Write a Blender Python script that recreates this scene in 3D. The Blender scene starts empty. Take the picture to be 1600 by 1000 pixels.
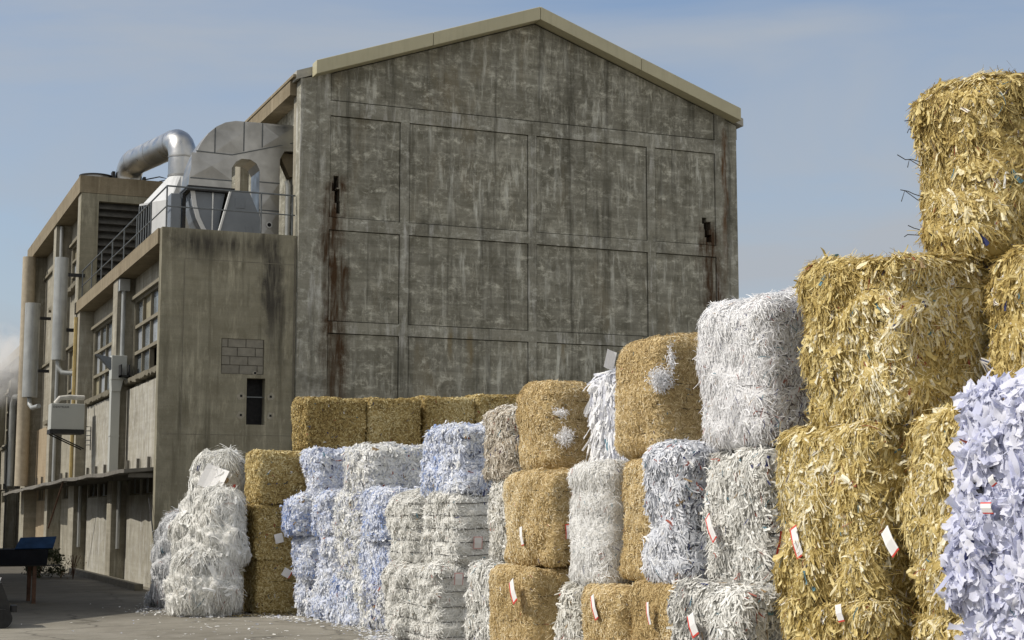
import bpy, bmesh, math, random
import numpy as np
from math import radians, sin, cos, pi, atan, tan, sqrt

S = bpy.context.scene
COL = S.collection
random.seed(7)

# ------------------------------------------------------------------ camera, sky, sun, exposure
# world axes: x runs along the gable (east), y along the side facade (north), z up; metres
YAW, HORIZON, FOCAL = radians(22.8), 800.0, 2465.0
cam_data = bpy.data.cameras.new("camera")
cam = bpy.data.objects.new("camera", cam_data)
COL.objects.link(cam)
cam.location = (0, 0, 1.7)
cam.rotation_euler = (pi / 2 + atan((HORIZON - 500) / FOCAL), 0, -YAW)
cam_data.sensor_width = 36
cam_data.lens = FOCAL / 1600 * 36
cam_data.clip_end = 2000
S.camera = cam

SUN_AZ, SUN_EL = radians(281), radians(45)          # clockwise from +y
world = bpy.data.worlds.new("World")
S.world = world
world.use_nodes = True
wn, wl = world.node_tree.nodes, world.node_tree.links
wn.clear()
w_out = wn.new("ShaderNodeOutputWorld")
w_bg = wn.new("ShaderNodeBackground")
sky = wn.new("ShaderNodeTexSky")
sky.sky_type = 'NISHITA'
sky.sun_disc = False
sky.sun_elevation, sky.sun_rotation = SUN_EL, SUN_AZ
sky.air_density, sky.dust_density, sky.ozone_density = 1.0, 1.6, 1.6
# thin high cloud: a pale veil mixed into the sky by soft stretched noise
w_tc = wn.new("ShaderNodeTexCoord")
w_map = wn.new("ShaderNodeMapping")
w_map.inputs['Scale'].default_value = (1.6, 1.6, 6.0)
w_map.inputs['Rotation'].default_value = (0.25, 0.12, 0.6)
w_no = wn.new("ShaderNodeTexNoise")
w_no.inputs['Scale'].default_value = 1.5
w_no.inputs['Detail'].default_value = 6
w_no.inputs['Roughness'].default_value = 0.5
w_no.inputs['Distortion'].default_value = 0.6
w_rmp = wn.new("ShaderNodeMapRange")
w_rmp.inputs['From Min'].default_value = 0.40
w_rmp.inputs['From Max'].default_value = 0.68
w_rmp.inputs['To Min'].default_value = 0.0
w_rmp.inputs['To Max'].default_value = 0.85
w_mix = wn.new("ShaderNodeMixRGB")
w_mix.inputs['Color2'].default_value = (3.05, 3.33, 3.7, 1)
wl.new(w_tc.outputs['Generated'], w_map.inputs['Vector'])
wl.new(w_map.outputs['Vector'], w_no.inputs['Vector'])
wl.new(w_no.outputs['Fac'], w_rmp.inputs['Value'])
w_sep = wn.new("ShaderNodeSeparateXYZ")                # the veil thickens towards the horizon
w_low = wn.new("ShaderNodeMapRange")
w_low.inputs['From Min'].default_value, w_low.inputs['From Max'].default_value = 0.34, 0.06
w_low.inputs['To Min'].default_value, w_low.inputs['To Max'].default_value = 0.0, 0.62
w_add = wn.new("ShaderNodeMath"); w_add.operation = 'ADD'; w_add.use_clamp = True
wl.new(w_tc.outputs['Generated'], w_sep.inputs[0])
wl.new(w_sep.outputs['Z'], w_low.inputs['Value'])
wl.new(w_low.outputs['Result'], w_add.inputs[0]); wl.new(w_rmp.outputs['Result'], w_add.inputs[1])
wl.new(w_add.outputs[0], w_mix.inputs['Fac'])
wl.new(sky.outputs['Color'], w_mix.inputs['Color1'])
# bright clouds added to the unseen southern sky, lifting fill on shaded faces
w_map2 = wn.new("ShaderNodeMapping"); w_map2.inputs['Scale'].default_value = (2.2, 2.2, 4.0)
w_no2 = wn.new("ShaderNodeTexNoise"); w_no2.inputs['Scale'].default_value = 1.3; w_no2.inputs['Detail'].default_value = 5
w_c2 = wn.new("ShaderNodeMapRange"); w_c2.inputs['From Min'].default_value, w_c2.inputs['From Max'].default_value = 0.36, 0.56
w_dir = wn.new("ShaderNodeMapRange"); w_dir.inputs['From Min'].default_value, w_dir.inputs['From Max'].default_value = 0.05, -0.35
w_mul = wn.new("ShaderNodeMath"); w_mul.operation = 'MULTIPLY'; w_mul.use_clamp = True
w_mix2 = wn.new("ShaderNodeMixRGB"); w_mix2.inputs['Color2'].default_value = (6.4, 6.2, 5.8, 1)
wl.new(w_tc.outputs['Generated'], w_map2.inputs['Vector']); wl.new(w_map2.outputs['Vector'], w_no2.inputs['Vector'])
wl.new(w_no2.outputs['Fac'], w_c2.inputs['Value']); wl.new(w_sep.outputs['Y'], w_dir.inputs['Value'])
wl.new(w_c2.outputs['Result'], w_mul.inputs[0]); wl.new(w_dir.outputs['Result'], w_mul.inputs[1])
wl.new(w_mul.outputs[0], w_mix2.inputs['Fac']); wl.new(w_mix.outputs['Color'], w_mix2.inputs['Color1'])
wl.new(w_mix2.outputs['Color'], w_bg.inputs['Color'])
w_bg.inputs['Strength'].default_value = 0.14
wl.new(w_bg.outputs['Background'], w_out.inputs['Surface'])

sun_data = bpy.data.lights.new("sun", 'SUN')
sun = bpy.data.objects.new("sun", sun_data)
COL.objects.link(sun)
sun_data.energy = 3.9
sun_data.angle = radians(0.6)
sun_data.color = (1.0, 0.94, 0.84)
sun.rotation_euler = (pi / 2 - SUN_EL, 0, pi - SUN_AZ)
sun.location = (-20, 30, 40)

S.view_settings.view_transform = 'Standard'
S.view_settings.look = 'None'
S.view_settings.exposure = 0.0
S.view_settings.gamma = 1.0
S.cycles.max_bounces = 6
S.cycles.transparent_max_bounces = 4
S.cycles.volume_bounces = 4

# ------------------------------------------------------------------ mesh helpers
class MB:
    """collects vertices and faces (with a material slot each) for ONE mesh object"""
    def __init__(s): s.v, s.f, s.m = [], [], []
    def add(s, vs, fs, mi=0):
        o = len(s.v); s.v += [tuple(p) for p in vs]
        for f in fs: s.f.append([i + o for i in f]); s.m.append(mi)
    def box(s, x0, x1, y0, y1, z0, z1, mi=0):
        s.add([(x, y, z) for x in (x0, x1) for y in (y0, y1) for z in (z0, z1)],
              [(0, 1, 3, 2), (4, 6, 7, 5), (0, 4, 5, 1), (2, 3, 7, 6), (0, 2, 6, 4), (1, 5, 7, 3)], mi)
    def prism(s, pts, axis, a0, a1, mi=0):
        """polygon pts in the plane across AXIS, pushed from a0 to a1"""
        n = len(pts)
        def P(p, a): return {'x': (a, p[0], p[1]), 'y': (p[0], a, p[1]), 'z': (p[0], p[1], a)}[axis]
        s.add([P(p, a0) for p in pts] + [P(p, a1) for p in pts],
              [tuple(range(n)), tuple(range(2 * n - 1, n - 1, -1))] + [(i, (i + 1) % n, (i + 1) % n + n, i + n) for i in range(n)], mi)
    def tube(s, path, r, k=12, mi=0, cap=True):
        path = [np.array(p, float) for p in path]
        rs = r if hasattr(r, '__len__') else [r] * len(path)
        ref = None; rings = []
        for i, p in enumerate(path):
            d = path[min(i + 1, len(path) - 1)] - path[max(i - 1, 0)]
            d = d / np.linalg.norm(d)
            if ref is None:
                ref = np.cross(d, (0, 0, 1.) if abs(d[2]) < .9 else (1., 0, 0))
            ref = ref - d * (ref @ d); ref /= np.linalg.norm(ref)
            b = np.cross(d, ref)
            rings += [p + rs[i] * (ref * cos(2 * pi * j / k) + b * sin(2 * pi * j / k)) for j in range(k)]
        n = len(path)
        fs = [(i * k + j, i * k + (j + 1) % k, (i + 1) * k + (j + 1) % k, (i + 1) * k + j) for i in range(n - 1) for j in range(k)]
        if cap: fs += [tuple(range(k))[::-1], tuple(range((n - 1) * k, n * k))]
        s.add(rings, fs, mi)
    def wall(s, axis, p0, p1, a0, a1, b0, b1, holes=(), mi=0):
        """a slab between planes p0 and p1 across AXIS, with rectangular openings (a0,a1,b0,b1)"""
        A = sorted({a0, a1, *[h[0] for h in holes], *[h[1] for h in holes]})
        B = sorted({b0, b1, *[h[2] for h in holes], *[h[3] for h in holes]})
        def P(p, a, b): return (p, a, b) if axis == 'x' else (a, p, b)
        def solid(i, j):
            if not (0 <= i < len(A) - 1 and 0 <= j < len(B) - 1): return False
            ca, cb = (A[i] + A[i + 1]) / 2, (B[j] + B[j + 1]) / 2
            return not any(h[0] < ca < h[1] and h[2] < cb < h[3] for h in holes)
        for i in range(len(A) - 1):
            for j in range(len(B) - 1):
                if not solid(i, j): continue
                q = [(A[i], B[j]), (A[i + 1], B[j]), (A[i + 1], B[j + 1]), (A[i], B[j + 1])]
                s.add([P(p0, *c) for c in q], [(0, 1, 2, 3)], mi)
                s.add([P(p1, *c) for c in q], [(3, 2, 1, 0)], mi)
                for di, dj, e in ((-1, 0, (0, 3)), (1, 0, (1, 2)), (0, -1, (0, 1)), (0, 1, (3, 2))):
                    if not solid(i + di, j + dj):
                        c, d = q[e[0]], q[e[1]]
                        s.add([P(p0, *c), P(p0, *d), P(p1, *d), P(p1, *c)], [(0, 1, 2, 3)], mi)
    def build(s, name, mats, parent=None, smooth=False, bevel=0):
        me = bpy.data.meshes.new(name)
        me.from_pydata(s.v, [], s.f)
        mats = mats if isinstance(mats, (list, tuple)) else [mats]
        for m in mats: me.materials.append(m)
        me.polygons.foreach_set('material_index', s.m)
        bm = bmesh.new(); bm.from_mesh(me)
        bmesh.ops.recalc_face_normals(bm, faces=bm.faces)
        bm.to_mesh(me); bm.free()
        if smooth:
            me.polygons.foreach_set('use_smooth', [True] * len(me.polygons))
            me.set_sharp_from_angle(angle=radians(40))
        o = bpy.data.objects.new(name, me)
        COL.objects.link(o)
        if parent is not None:
            o.parent = parent
            if parent.rotation_euler.z == 0 and not parent.get('local'):
                base = parent
                off = np.zeros(3)
                while base is not None:
                    off += np.array(base.location); base = base.parent
                o.location = tuple(-off)                       # geometry is written in world metres
        if bevel:
            md = o.modifiers.new('bevel', 'BEVEL'); md.width = bevel; md.segments = 2; md.limit_method = 'ANGLE'
        return o

def tag(o, label=None, cat=None, group=None, kind=None):
    if label: o['label'] = label
    if cat: o['category'] = cat
    if group: o['group'] = group
    if kind: o['kind'] = kind
    return o

def thing(name, loc, label, cat, group=None, rotz=0, local=False):
    o = bpy.data.objects.new(name, None)
    o.empty_display_size = .2
    COL.objects.link(o)
    o.location = loc; o.rotation_euler = (0, 0, rotz)
    if local: o['local'] = True
    return tag(o, label, cat, group)

# ------------------------------------------------------------------ materials
def new_mat(name):
    m = bpy.data.materials.new(name); m.use_nodes = True
    return m, m.node_tree.nodes, m.node_tree.links, m.node_tree.nodes['Principled BSDF']

def N(nodes, t, **kw):
    n = nodes.new(t)
    for k, v in kw.items():
        if k in n.inputs: n.inputs[k].default_value = v
        else: setattr(n, k, v)
    return n

def noise_tex(nodes, links, vec, scale, detail=4, rough=.55, dist=0.0, stretch=None):
    if stretch is not None:
        mp = nodes.new('ShaderNodeMapping'); mp.inputs['Scale'].default_value = stretch
        links.new(vec, mp.inputs['Vector']); vec = mp.outputs['Vector']
    n = nodes.new('ShaderNodeTexNoise')
    n.inputs['Scale'].default_value = scale; n.inputs['Detail'].default_value = detail
    n.inputs['Roughness'].default_value = rough; n.inputs['Distortion'].default_value = dist
    links.new(vec, n.inputs['Vector'])
    return n.outputs['Fac']

def remap(nodes, links, val, a, b, c=0.0, d=1.0):
    r = nodes.new('ShaderNodeMapRange')
    r.inputs['From Min'].default_value, r.inputs['From Max'].default_value = a, b
    r.inputs['To Min'].default_value, r.inputs['To Max'].default_value = c, d
    links.new(val, r.inputs['Value'])
    return r.outputs['Result']

def math_n(nodes, links, op, a, b=None):
    n = nodes.new('ShaderNodeMath'); n.operation = op
    for i, x in enumerate((a, b)):
        if x is None: continue
        if isinstance(x, (int, float)): n.inputs[i].default_value = x
        else: links.new(x, n.inputs[i])
    return n.outputs[0]

def mixc(nodes, links, fac, c1, c2, mode='MIX'):
    n = nodes.new('ShaderNodeMixRGB'); n.blend_type = mode
    for i, x in zip(('Fac', 'Color1', 'Color2'), (fac, c1, c2)):
        if isinstance(x, (int, float)): n.inputs[i].default_value = x
        elif isinstance(x, tuple): n.inputs[i].default_value = (*x, 1)
        else: links.new(x, n.inputs[i])
    return n.outputs['Color']

def bump(nodes, links, bsdf, h, strength=.4, dist=.02):
    b = nodes.new('ShaderNodeBump'); b.inputs['Strength'].default_value = strength; b.inputs['Distance'].default_value = dist
    links.new(h, b.inputs['Height']); links.new(b.outputs['Normal'], bsdf.inputs['Normal'])

def plain(name, col, rough=.6, metal=0.0, var=.25, scale=6.0, spec=.4, streak=0.0, bump_s=.0):
    m, n, l, b = new_mat(name)
    tc = n.new('ShaderNodeTexCoord').outputs['Object']
    f = noise_tex(n, l, tc, scale, 6, .6)
    c = mixc(n, l, remap(n, l, f, .3, .7), tuple(x * (1 - var) for x in col), tuple(min(.95, x * (1 + var)) for x in col))
    if streak:
        s = noise_tex(n, l, tc, 4, 5, .6, stretch=(2.5, 2.5, .2))
        c = mixc(n, l, math_n(n, l, 'MULTIPLY', remap(n, l, s, .5, .72), streak), c, tuple(x * .35 for x in col))
    l.new(c, b.inputs['Base Color'])
    b.inputs['Roughness'].default_value = rough; b.inputs['Metallic'].default_value = metal
    b.inputs['Specular IOR Level'].default_value = spec
    r = remap(n, l, noise_tex(n, l, tc, scale * 2.3, 4), .3, .7, max(.05, rough - .12), min(1, rough + .12))
    l.new(r, b.inputs['Roughness'])
    if bump_s: bump(n, l, b, f, bump_s, .01)
    return m

def concrete(name, c_dark, c_mid, c_light, streak=.5, dstreak=.4, net=0.0, mottle=0.0, rust=(), ochre=0.0, boards=.3, blockwork=None):
    """weathered concrete: patches, lime runs, dirt runs, lime-filled cracks, rust runs of a fixed place"""
    m, n, l, b = new_mat(name)
    tc = n.new('ShaderNodeTexCoord').outputs['Object']
    big = noise_tex(n, l, tc, .55, 7, .62, .4)
    mid = noise_tex(n, l, tc, 2.2, 7, .65, .2)
    c = mixc(n, l, remap(n, l, big, .34, .66), c_dark, c_mid)
    c = mixc(n, l, remap(n, l, mid, .35, .72, 0, .75), c, c_light)
    if boards:
        bd = noise_tex(n, l, tc, 1.0, 3, .7, 0, (.25, .25, 7.0))
        c = mixc(n, l, remap(n, l, bd, .42, .62, boards, 0), c, tuple(x * .6 for x in c_dark))
    if ochre:
        oc = noise_tex(n, l, tc, .9, 4, .6, .3, (1.2, 1.2, .45))
        c = mixc(n, l, remap(n, l, oc, .56, .72, 0, ochre), c, (.20, .155, .085))
    if streak:
        s = noise_tex(n, l, tc, 2.4, 7, .66, .35, (2.4, 2.4, .36))
        pat = remap(n, l, noise_tex(n, l, tc, .7, 3), .42, .62)
        pat = math_n(n, l, 'ADD', math_n(n, l, 'MULTIPLY', pat, .75), .25)
        c = mixc(n, l, math_n(n, l, 'MULTIPLY', math_n(n, l, 'MULTIPLY', remap(n, l, s, .52, .70), pat), streak), c, tuple(min(.65, x * 2.0) for x in c_light))
    if streak:
        s = noise_tex(n, l, tc, 3.6, 7, .7, .5, (3.2, 3.2, .8))
        pat = remap(n, l, noise_tex(n, l, tc, .45, 4, .6), .40, .60, .1, 1)
        c = mixc(n, l, math_n(n, l, 'MULTIPLY', math_n(n, l, 'MULTIPLY', remap(n, l, s, .54, .66), pat), streak * .8), c, tuple(min(.6, x * 1.55) for x in c_light))
    if mottle:                                                    # lime bloom in blotches and along the block courses
        s = noise_tex(n, l, tc, 3.0, 8, .78, .3, (1.0, 1.0, 1.5))
        s2 = noise_tex(n, l, tc, 1.0, 4, .7, .2, (1.6, 1.6, 5.5))
        k = math_n(n, l, 'MULTIPLY', remap(n, l, s, .50, .66), remap(n, l, s2, .40, .60, .25, 1))
        c = mixc(n, l, math_n(n, l, 'MULTIPLY', k, mottle), c, tuple(min(.6, x * 1.7) for x in c_light))
        c = mixc(n, l, remap(n, l, noise_tex(n, l, tc, 1.3, 6, .7, .4), .55, .70, 0, .6), c, tuple(x * .62 for x in c_dark))
    if dstreak:
        s = noise_tex(n, l, tc, 1.7, 6, .6, .1, (3.0, 3.0, .16))
        c = mixc(n, l, math_n(n, l, 'MULTIPLY', remap(n, l, s, .53, .72), dstreak), c, tuple(x * .42 for x in c_dark))
    if net:
        mp = n.new('ShaderNodeMixRGB'); mp.blend_type = 'ADD'; mp.inputs['Fac'].default_value = .25
        nz = n.new('ShaderNodeTexNoise'); nz.inputs['Scale'].default_value = 3; l.new(tc, nz.inputs['Vector'])
        l.new(tc, mp.inputs['Color1']); l.new(nz.outputs['Color'], mp.inputs['Color2'])
        mq = n.new('ShaderNodeMapping'); mq.inputs['Scale'].default_value = (1.0, 1.0, 1.7); l.new(mp.outputs['Color'], mq.inputs['Vector'])
        vo = n.new('ShaderNodeTexVoronoi'); vo.feature = 'DISTANCE_TO_EDGE'; vo.inputs['Scale'].default_value = 2.1
        l.new(mq.outputs['Vector'], vo.inputs['Vector'])
        msk = remap(n, l, noise_tex(n, l, tc, .8, 4, .6), .46, .62)
        c = mixc(n, l, math_n(n, l, 'MULTIPLY', math_n(n, l, 'MULTIPLY', remap(n, l, vo.outputs['Distance'], .0, .045, 1, 0), msk), net), c, tuple(min(.6, x * 1.5) for x in c_light))
    if rust:
        sep = n.new('ShaderNodeSeparateXYZ'); l.new(tc, sep.inputs[0])
        rn = noise_tex(n, l, tc, 2.5, 6, .65, .2, (3.2, 3.2, .35))
        for (x, w, zt, fade, col) in rust:
            wob = math_n(n, l, 'MULTIPLY', math_n(n, l, 'SUBTRACT', noise_tex(n, l, tc, .9, 6, .7, .3), .5), w * 3.2)
            dx = math_n(n, l, 'ABSOLUTE', math_n(n, l, 'ADD', wob, math_n(n, l, 'SUBTRACT', sep.outputs['X'], x)))
            mx = remap(n, l, dx, w * .35, w, 1, 0)
            mz = math_n(n, l, 'MULTIPLY', remap(n, l, sep.outputs['Z'], zt, zt - .3), remap(n, l, sep.outputs['Z'], zt - fade, zt - fade * .5))
            k = math_n(n, l, 'MULTIPLY', math_n(n, l, 'MULTIPLY', mx, mz), remap(n, l, rn, .36, .56, .25, 1))
            c = mixc(n, l, k, c, col)
    fine = noise_tex(n, l, tc, 28, 5, .7)
    c = mixc(n, l, remap(n, l, fine, .5, .8, 0, .35), c, tuple(x * .6 for x in c_dark))
    l.new(c, b.inputs['Base Color'])
    b.inputs['Roughness'].default_value = .92; b.inputs['Specular IOR Level'].default_value = .2
    bump(n, l, b, math_n(n, l, 'ADD', mid, math_n(n, l, 'MULTIPLY', fine, .4)), .5, .02)
    return m

M = {}
M['gable'] = concrete('weathered gable concrete', (.136, .129, .099), (.236, .226, .178), (.355, .345, .292), .9, .75, .12, ochre=.38, boards=.40, mottle=.95,
                      rust=((9.98, .34, 9.40, 8.5, (.055, .030, .014)), (19.62, .40, 9.0, 5.5, (.055, .030, .015)), (20.12, .14, 11.4, 3.6, (.10, .05, .02)),
                            (12.75, .08, 6.0, 1.0, (.20, .165, .10)), (13.2, .10, 6.0, 1.3, (.20, .165, .10)), (15.6, .08, 6.0, 1.0, (.18, .15, .09))))
M['gable_frame'] = concrete('gable frame concrete', (.138, .131, .102), (.246, .236, .188), (.375, .365, .312), .9, .75, .06, ochre=.3, boards=.2, mottle=.9,
                      rust=((9.95, .34, 9.4, 8.5, (.055, .032, .016)), (19.62, .40, 8.9, 5.0, (.06, .033, .016)), (20.1, .12, 11.5, 4.5, (.10, .05, .02)),
                            (12.75, .08, 6.0, 1.0, (.20, .165, .10)), (13.2, .10, 6.0, 1.3, (.20, .165, .10))))
M['annexe_south'] = concrete('annexe end wall concrete', (.180, .165, .118), (.252, .234, .172), (.32, .302, .232), .4, .8, .0, boards=.2,
                      rust=((8.55, .35, 7.9, 3.4, (.055, .05, .042)), (6.75, .7, 7.9, .9, (.06, .055, .045)), (7.8, 1.1, 7.9, .7, (.06, .055, .045))))
M['west'] = concrete('side facade concrete', (.215, .195, .150), (.300, .277, .220), (.37, .348, .285), .5, .75, 0, boards=.25)
M['west_pale'] = concrete('pale spandrel render', (.27, .25, .20), (.37, .35, .29), (.46, .445, .385), .6, .6, 0, boards=.2, mottle=.4)
M['west_warm'] = concrete('side facade warm render', (.28, .22, .145), (.33, .265, .18), (.37, .305, .215), .2, .35, 0, boards=.2)
M['old_slab'] = concrete('roof slab concrete', (.175, .142, .092), (.23, .192, .130), (.28, .24, .17), .3, .5, 0, boards=.15)
M['block'] = plain('grey blockwork', (.195, .183, .15), .9, var=.25, scale=5, bump_s=.3)
M['mortar'] = plain('old mortar', (.16, .147, .115), .95)
M['dark'] = plain('dark void', (.008, .008, .009), .8)
M['fascia'] = plain('beige metal verge', (.42, .39, .262), .5, var=.06, scale=1.5, streak=.15)
M['roof'] = plain('roof sheet', (.35, .34, .30), .6)
M['galv'] = plain('galvanised sheet', (.44, .44, .43), .36, 1.0, .16, 1.6)
M['galv_dull'] = plain('dull galvanised sheet', (.34, .335, .32), .42, 1.0, .22, 1.3)
M['white_metal'] = plain('white painted metal', (.52, .53, .53), .45, var=.06, scale=2.5, streak=.12)
M['grey_metal'] = plain('grey painted metal', (.15, .168, .19), .45, var=.08, scale=2.5)
M['rail'] = plain('railing steel', (.11, .12, .125), .5, .4, .2)
M['pipe'] = plain('painted pipe', (.36, .37, .36), .4, .3, .15, 3, streak=.4)
M['unit'] = plain('air handling casing', (.42, .43, .40), .5, var=.04, scale=2)
M['black_metal'] = plain('black steel', (.02, .02, .02), .55, .2)
M['pane'] = plain('dusty window glass', (.16, .18, .195), .22, var=.3, scale=1.4, spec=.6)
M['pane_pale'] = plain('whitened window glass', (.27, .29, .31), .35, var=.2, scale=1.7)
M['board'] = plain('yellowed window board', (.215, .195, .13), .7, var=.15, scale=2)
M['bar'] = concrete('window bar concrete', (.15, .135, .10), (.20, .18, .135), (.24, .22, .17), .1, .2, 0, boards=0)
M['louvre'] = plain('dark louvre slats', (.055, .052, .045), .7, var=.3)
M['canopy'] = plain('weathered canopy sheet', (.16, .15, .13), .75, var=.3, scale=3)
M['rust_steel'] = plain('rusty steel', (.10, .055, .035), .8, .2, .4, 8)
M['blue_metal'] = plain('blue painted steel', (.010, .028, .065), .8, 0, .3, 5, .1)
M['navy_metal'] = plain('dark navy steel', (.008, .009, .012), .8, 0, .3, 5, .1)
M['rubber'] = plain('tyre rubber', (.016, .016, .016), .8)
M['wire'] = plain('baling wire steel', (.05, .045, .042), .5, .6, .2)
M['ink'] = plain('dark lettering', (.02, .02, .025), .6)
M['tag_white'] = plain('paper tag', (.80, .79, .78), .6, var=.03)
M['tag_faded'] = plain('faded paper tag', (.62, .60, .58), .6, var=.05)
M['tag_pink'] = plain('faded tag edge', (.50, .30, .28), .6, var=.1)
M['tag_red'] = plain('red tag edge', (.62, .07, .05), .6, var=.1)
M['yellow_pole'] = plain('ochre pole', (.33, .25, .10), .7, var=.2)

def paper(name, ramp, stripe=False, blotch=None, trans=.22):
    m, n, l, b = new_mat(name)
    at = n.new('ShaderNodeAttribute'); at.attribute_name = 'tint'
    cr = n.new('ShaderNodeValToRGB')
    e = cr.color_ramp.elements
    while len(e) < len(ramp): e.new(.5)
    for el, (p, c) in zip(e, ramp): el.position = p; el.color = (*c, 1)
    l.new(at.outputs['Fac'], cr.inputs['Fac'])
    c = cr.outputs['Color']
    tc = n.new('ShaderNodeTexCoord').outputs['Object']
    if blotch:
        c = mixc(n, l, remap(n, l, noise_tex(n, l, tc, 2.6, 4, .6), .48, .68, 0, .75), c, blotch, 'MULTIPLY')
    if stripe:
        uv = n.new('ShaderNodeAttribute'); uv.attribute_name = 'across'
        mk = math_n(n, l, 'GREATER_THAN', at.outputs['Fac'], .985)
        x = uv.outputs['Fac']
        def band(p, w): return math_n(n, l, 'MULTIPLY', math_n(n, l, 'LESS_THAN', math_n(n, l, 'ABSOLUTE', math_n(n, l, 'SUBTRACT', x, p)), w), mk)
        c = mixc(n, l, band(.50, .11), c, (.03, .05, .16))
        c = mixc(n, l, band(.70, .04), c, (.42, .13, .06))
    ik = n.new('ShaderNodeAttribute'); ik.attribute_name = 'ink'          # a few printed or coloured scraps among the rest
    ir = n.new('ShaderNodeValToRGB'); ir.color_ramp.interpolation = 'CONSTANT'; ie = ir.color_ramp.elements
    cols = [(.05, .06, .17), (.34, .09, .06), (.05, .05, .055), (.12, .24, .30), (.42, .30, .17), (.82, .82, .80)]
    while len(ie) < len(cols): ie.new(.5)
    for i, el in enumerate(ie): el.position = i / len(cols); el.color = (*cols[i], 1)
    l.new(ik.outputs['Fac'], ir.inputs['Fac'])
    c = mixc(n, l, math_n(n, l, 'GREATER_THAN', ik.outputs['Fac'], .001), c, ir.outputs['Color'])
    l.new(c, b.inputs['Base Color'])
    b.inputs['Roughness'].default_value = .62; b.inputs['Specular IOR Level'].default_value = .25
    tr = n.new('ShaderNodeBsdfTranslucent'); l.new(c, tr.inputs['Color'])
    mx = n.new('ShaderNodeMixShader'); mx.inputs['Fac'].default_value = trans
    out = [q for q in n if q.type == 'OUTPUT_MATERIAL'][0]
    l.new(b.outputs[0], mx.inputs[1]); l.new(tr.outputs[0], mx.inputs[2]); l.new(mx.outputs[0], out.inputs['Surface'])
    return m

PAPER = {
 'cream': paper('shredded cream paper', [(0, (.20, .14, .05)), (.22, (.41, .30, .095)), (.5, (.62, .49, .19)), (.8, (.78, .67, .35)), (.95, (.85, .80, .62)), (1, (.86, .82, .66))], True),
 'gold': paper('shredded gold paper', [(0, (.18, .12, .04)), (.3, (.40, .29, .105)), (.65, (.57, .45, .20)), (1, (.76, .66, .38))]),
 'tan': paper('shredded tan paper', [(0, (.32, .22, .09)), (.35, (.56, .425, .205)), (.7, (.71, .57, .32)), (1, (.86, .77, .56))]),
 'shred': paper('white shredded paper', [(0, (.08, .05, .05)), (.10, (.34, .31, .30)), (.22, (.66, .65, .64)), (.42, (.83, .83, .85)), (1, (.88, .88, .88))]),
 'whitefine': paper('fine white shreds', [(0, (.52, .50, .44)), (.22, (.74, .73, .70)), (.7, (.80, .80, .79)), (1, (.87, .87, .86))]),
 'mixed': paper('grey white shreds', [(0, (.05, .05, .05)), (.14, (.20, .20, .19)), (.34, (.58, .57, .53)), (.75, (.79, .78, .74)), (1, (.87, .87, .84))]),
 'mixed2': paper('pale grey shreds', [(0, (.38, .36, .31)), (.4, (.64, .62, .56)), (.75, (.77, .76, .71)), (1, (.86, .85, .82))]),
 'bluemix': paper('bluish grey shreds', [(0, (.06, .06, .08)), (.13, (.30, .32, .37)), (.32, (.66, .68, .72)), (.8, (.78, .79, .83)), (1, (.87, .87, .86))]),
 'beige': paper('grey beige shreds', [(0, (.30, .25, .19)), (.4, (.52, .46, .37)), (.75, (.66, .61, .52)), (1, (.78, .75, .69))]),
 'sheet': paper('crumpled blue white sheets', [(0, (.60, .62, .80)), (.3, (.73, .75, .88)), (.7, (.81, .82, .92)), (1, (.89, .89, .94))], trans=.4),
 'whiteblue': paper('white blue sheet scraps', [(0, (.30, .40, .66)), (.12, (.56, .62, .78)), (.4, (.72, .75, .83)), (.8, (.81, .83, .87)), (1, (.88, .88, .87))], trans=.28),
 'whiteblue2': paper('cream white sheet scraps', [(0, (.42, .46, .62)), (.2, (.66, .68, .74)), (.5, (.79, .79, .76)), (.8, (.84, .83, .78)), (1, (.88, .88, .87))], trans=.28),
 'wired': paper('pressed grey white shreds', [(0, (.40, .40, .37)), (.25, (.68, .67, .63)), (.6, (.79, .78, .74)), (1, (.86, .86, .83))]),
 'heap': paper('long white strips', [(0, (.56, .55, .50)), (.25, (.76, .75, .71)), (.7, (.81, .81, .78)), (1, (.88, .88, .87))]),
 'heapgrey': paper('silvery white strips', [(0, (.36, .37, .38)), (.3, (.64, .65, .66)), (.7, (.75, .76, .77)), (1, (.87, .87, .88))]),
 'strips': paper('broad white strips', [(0, (.62, .64, .72)), (.4, (.76, .77, .82)), (1, (.88, .88, .88))], trans=.3),
}
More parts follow.
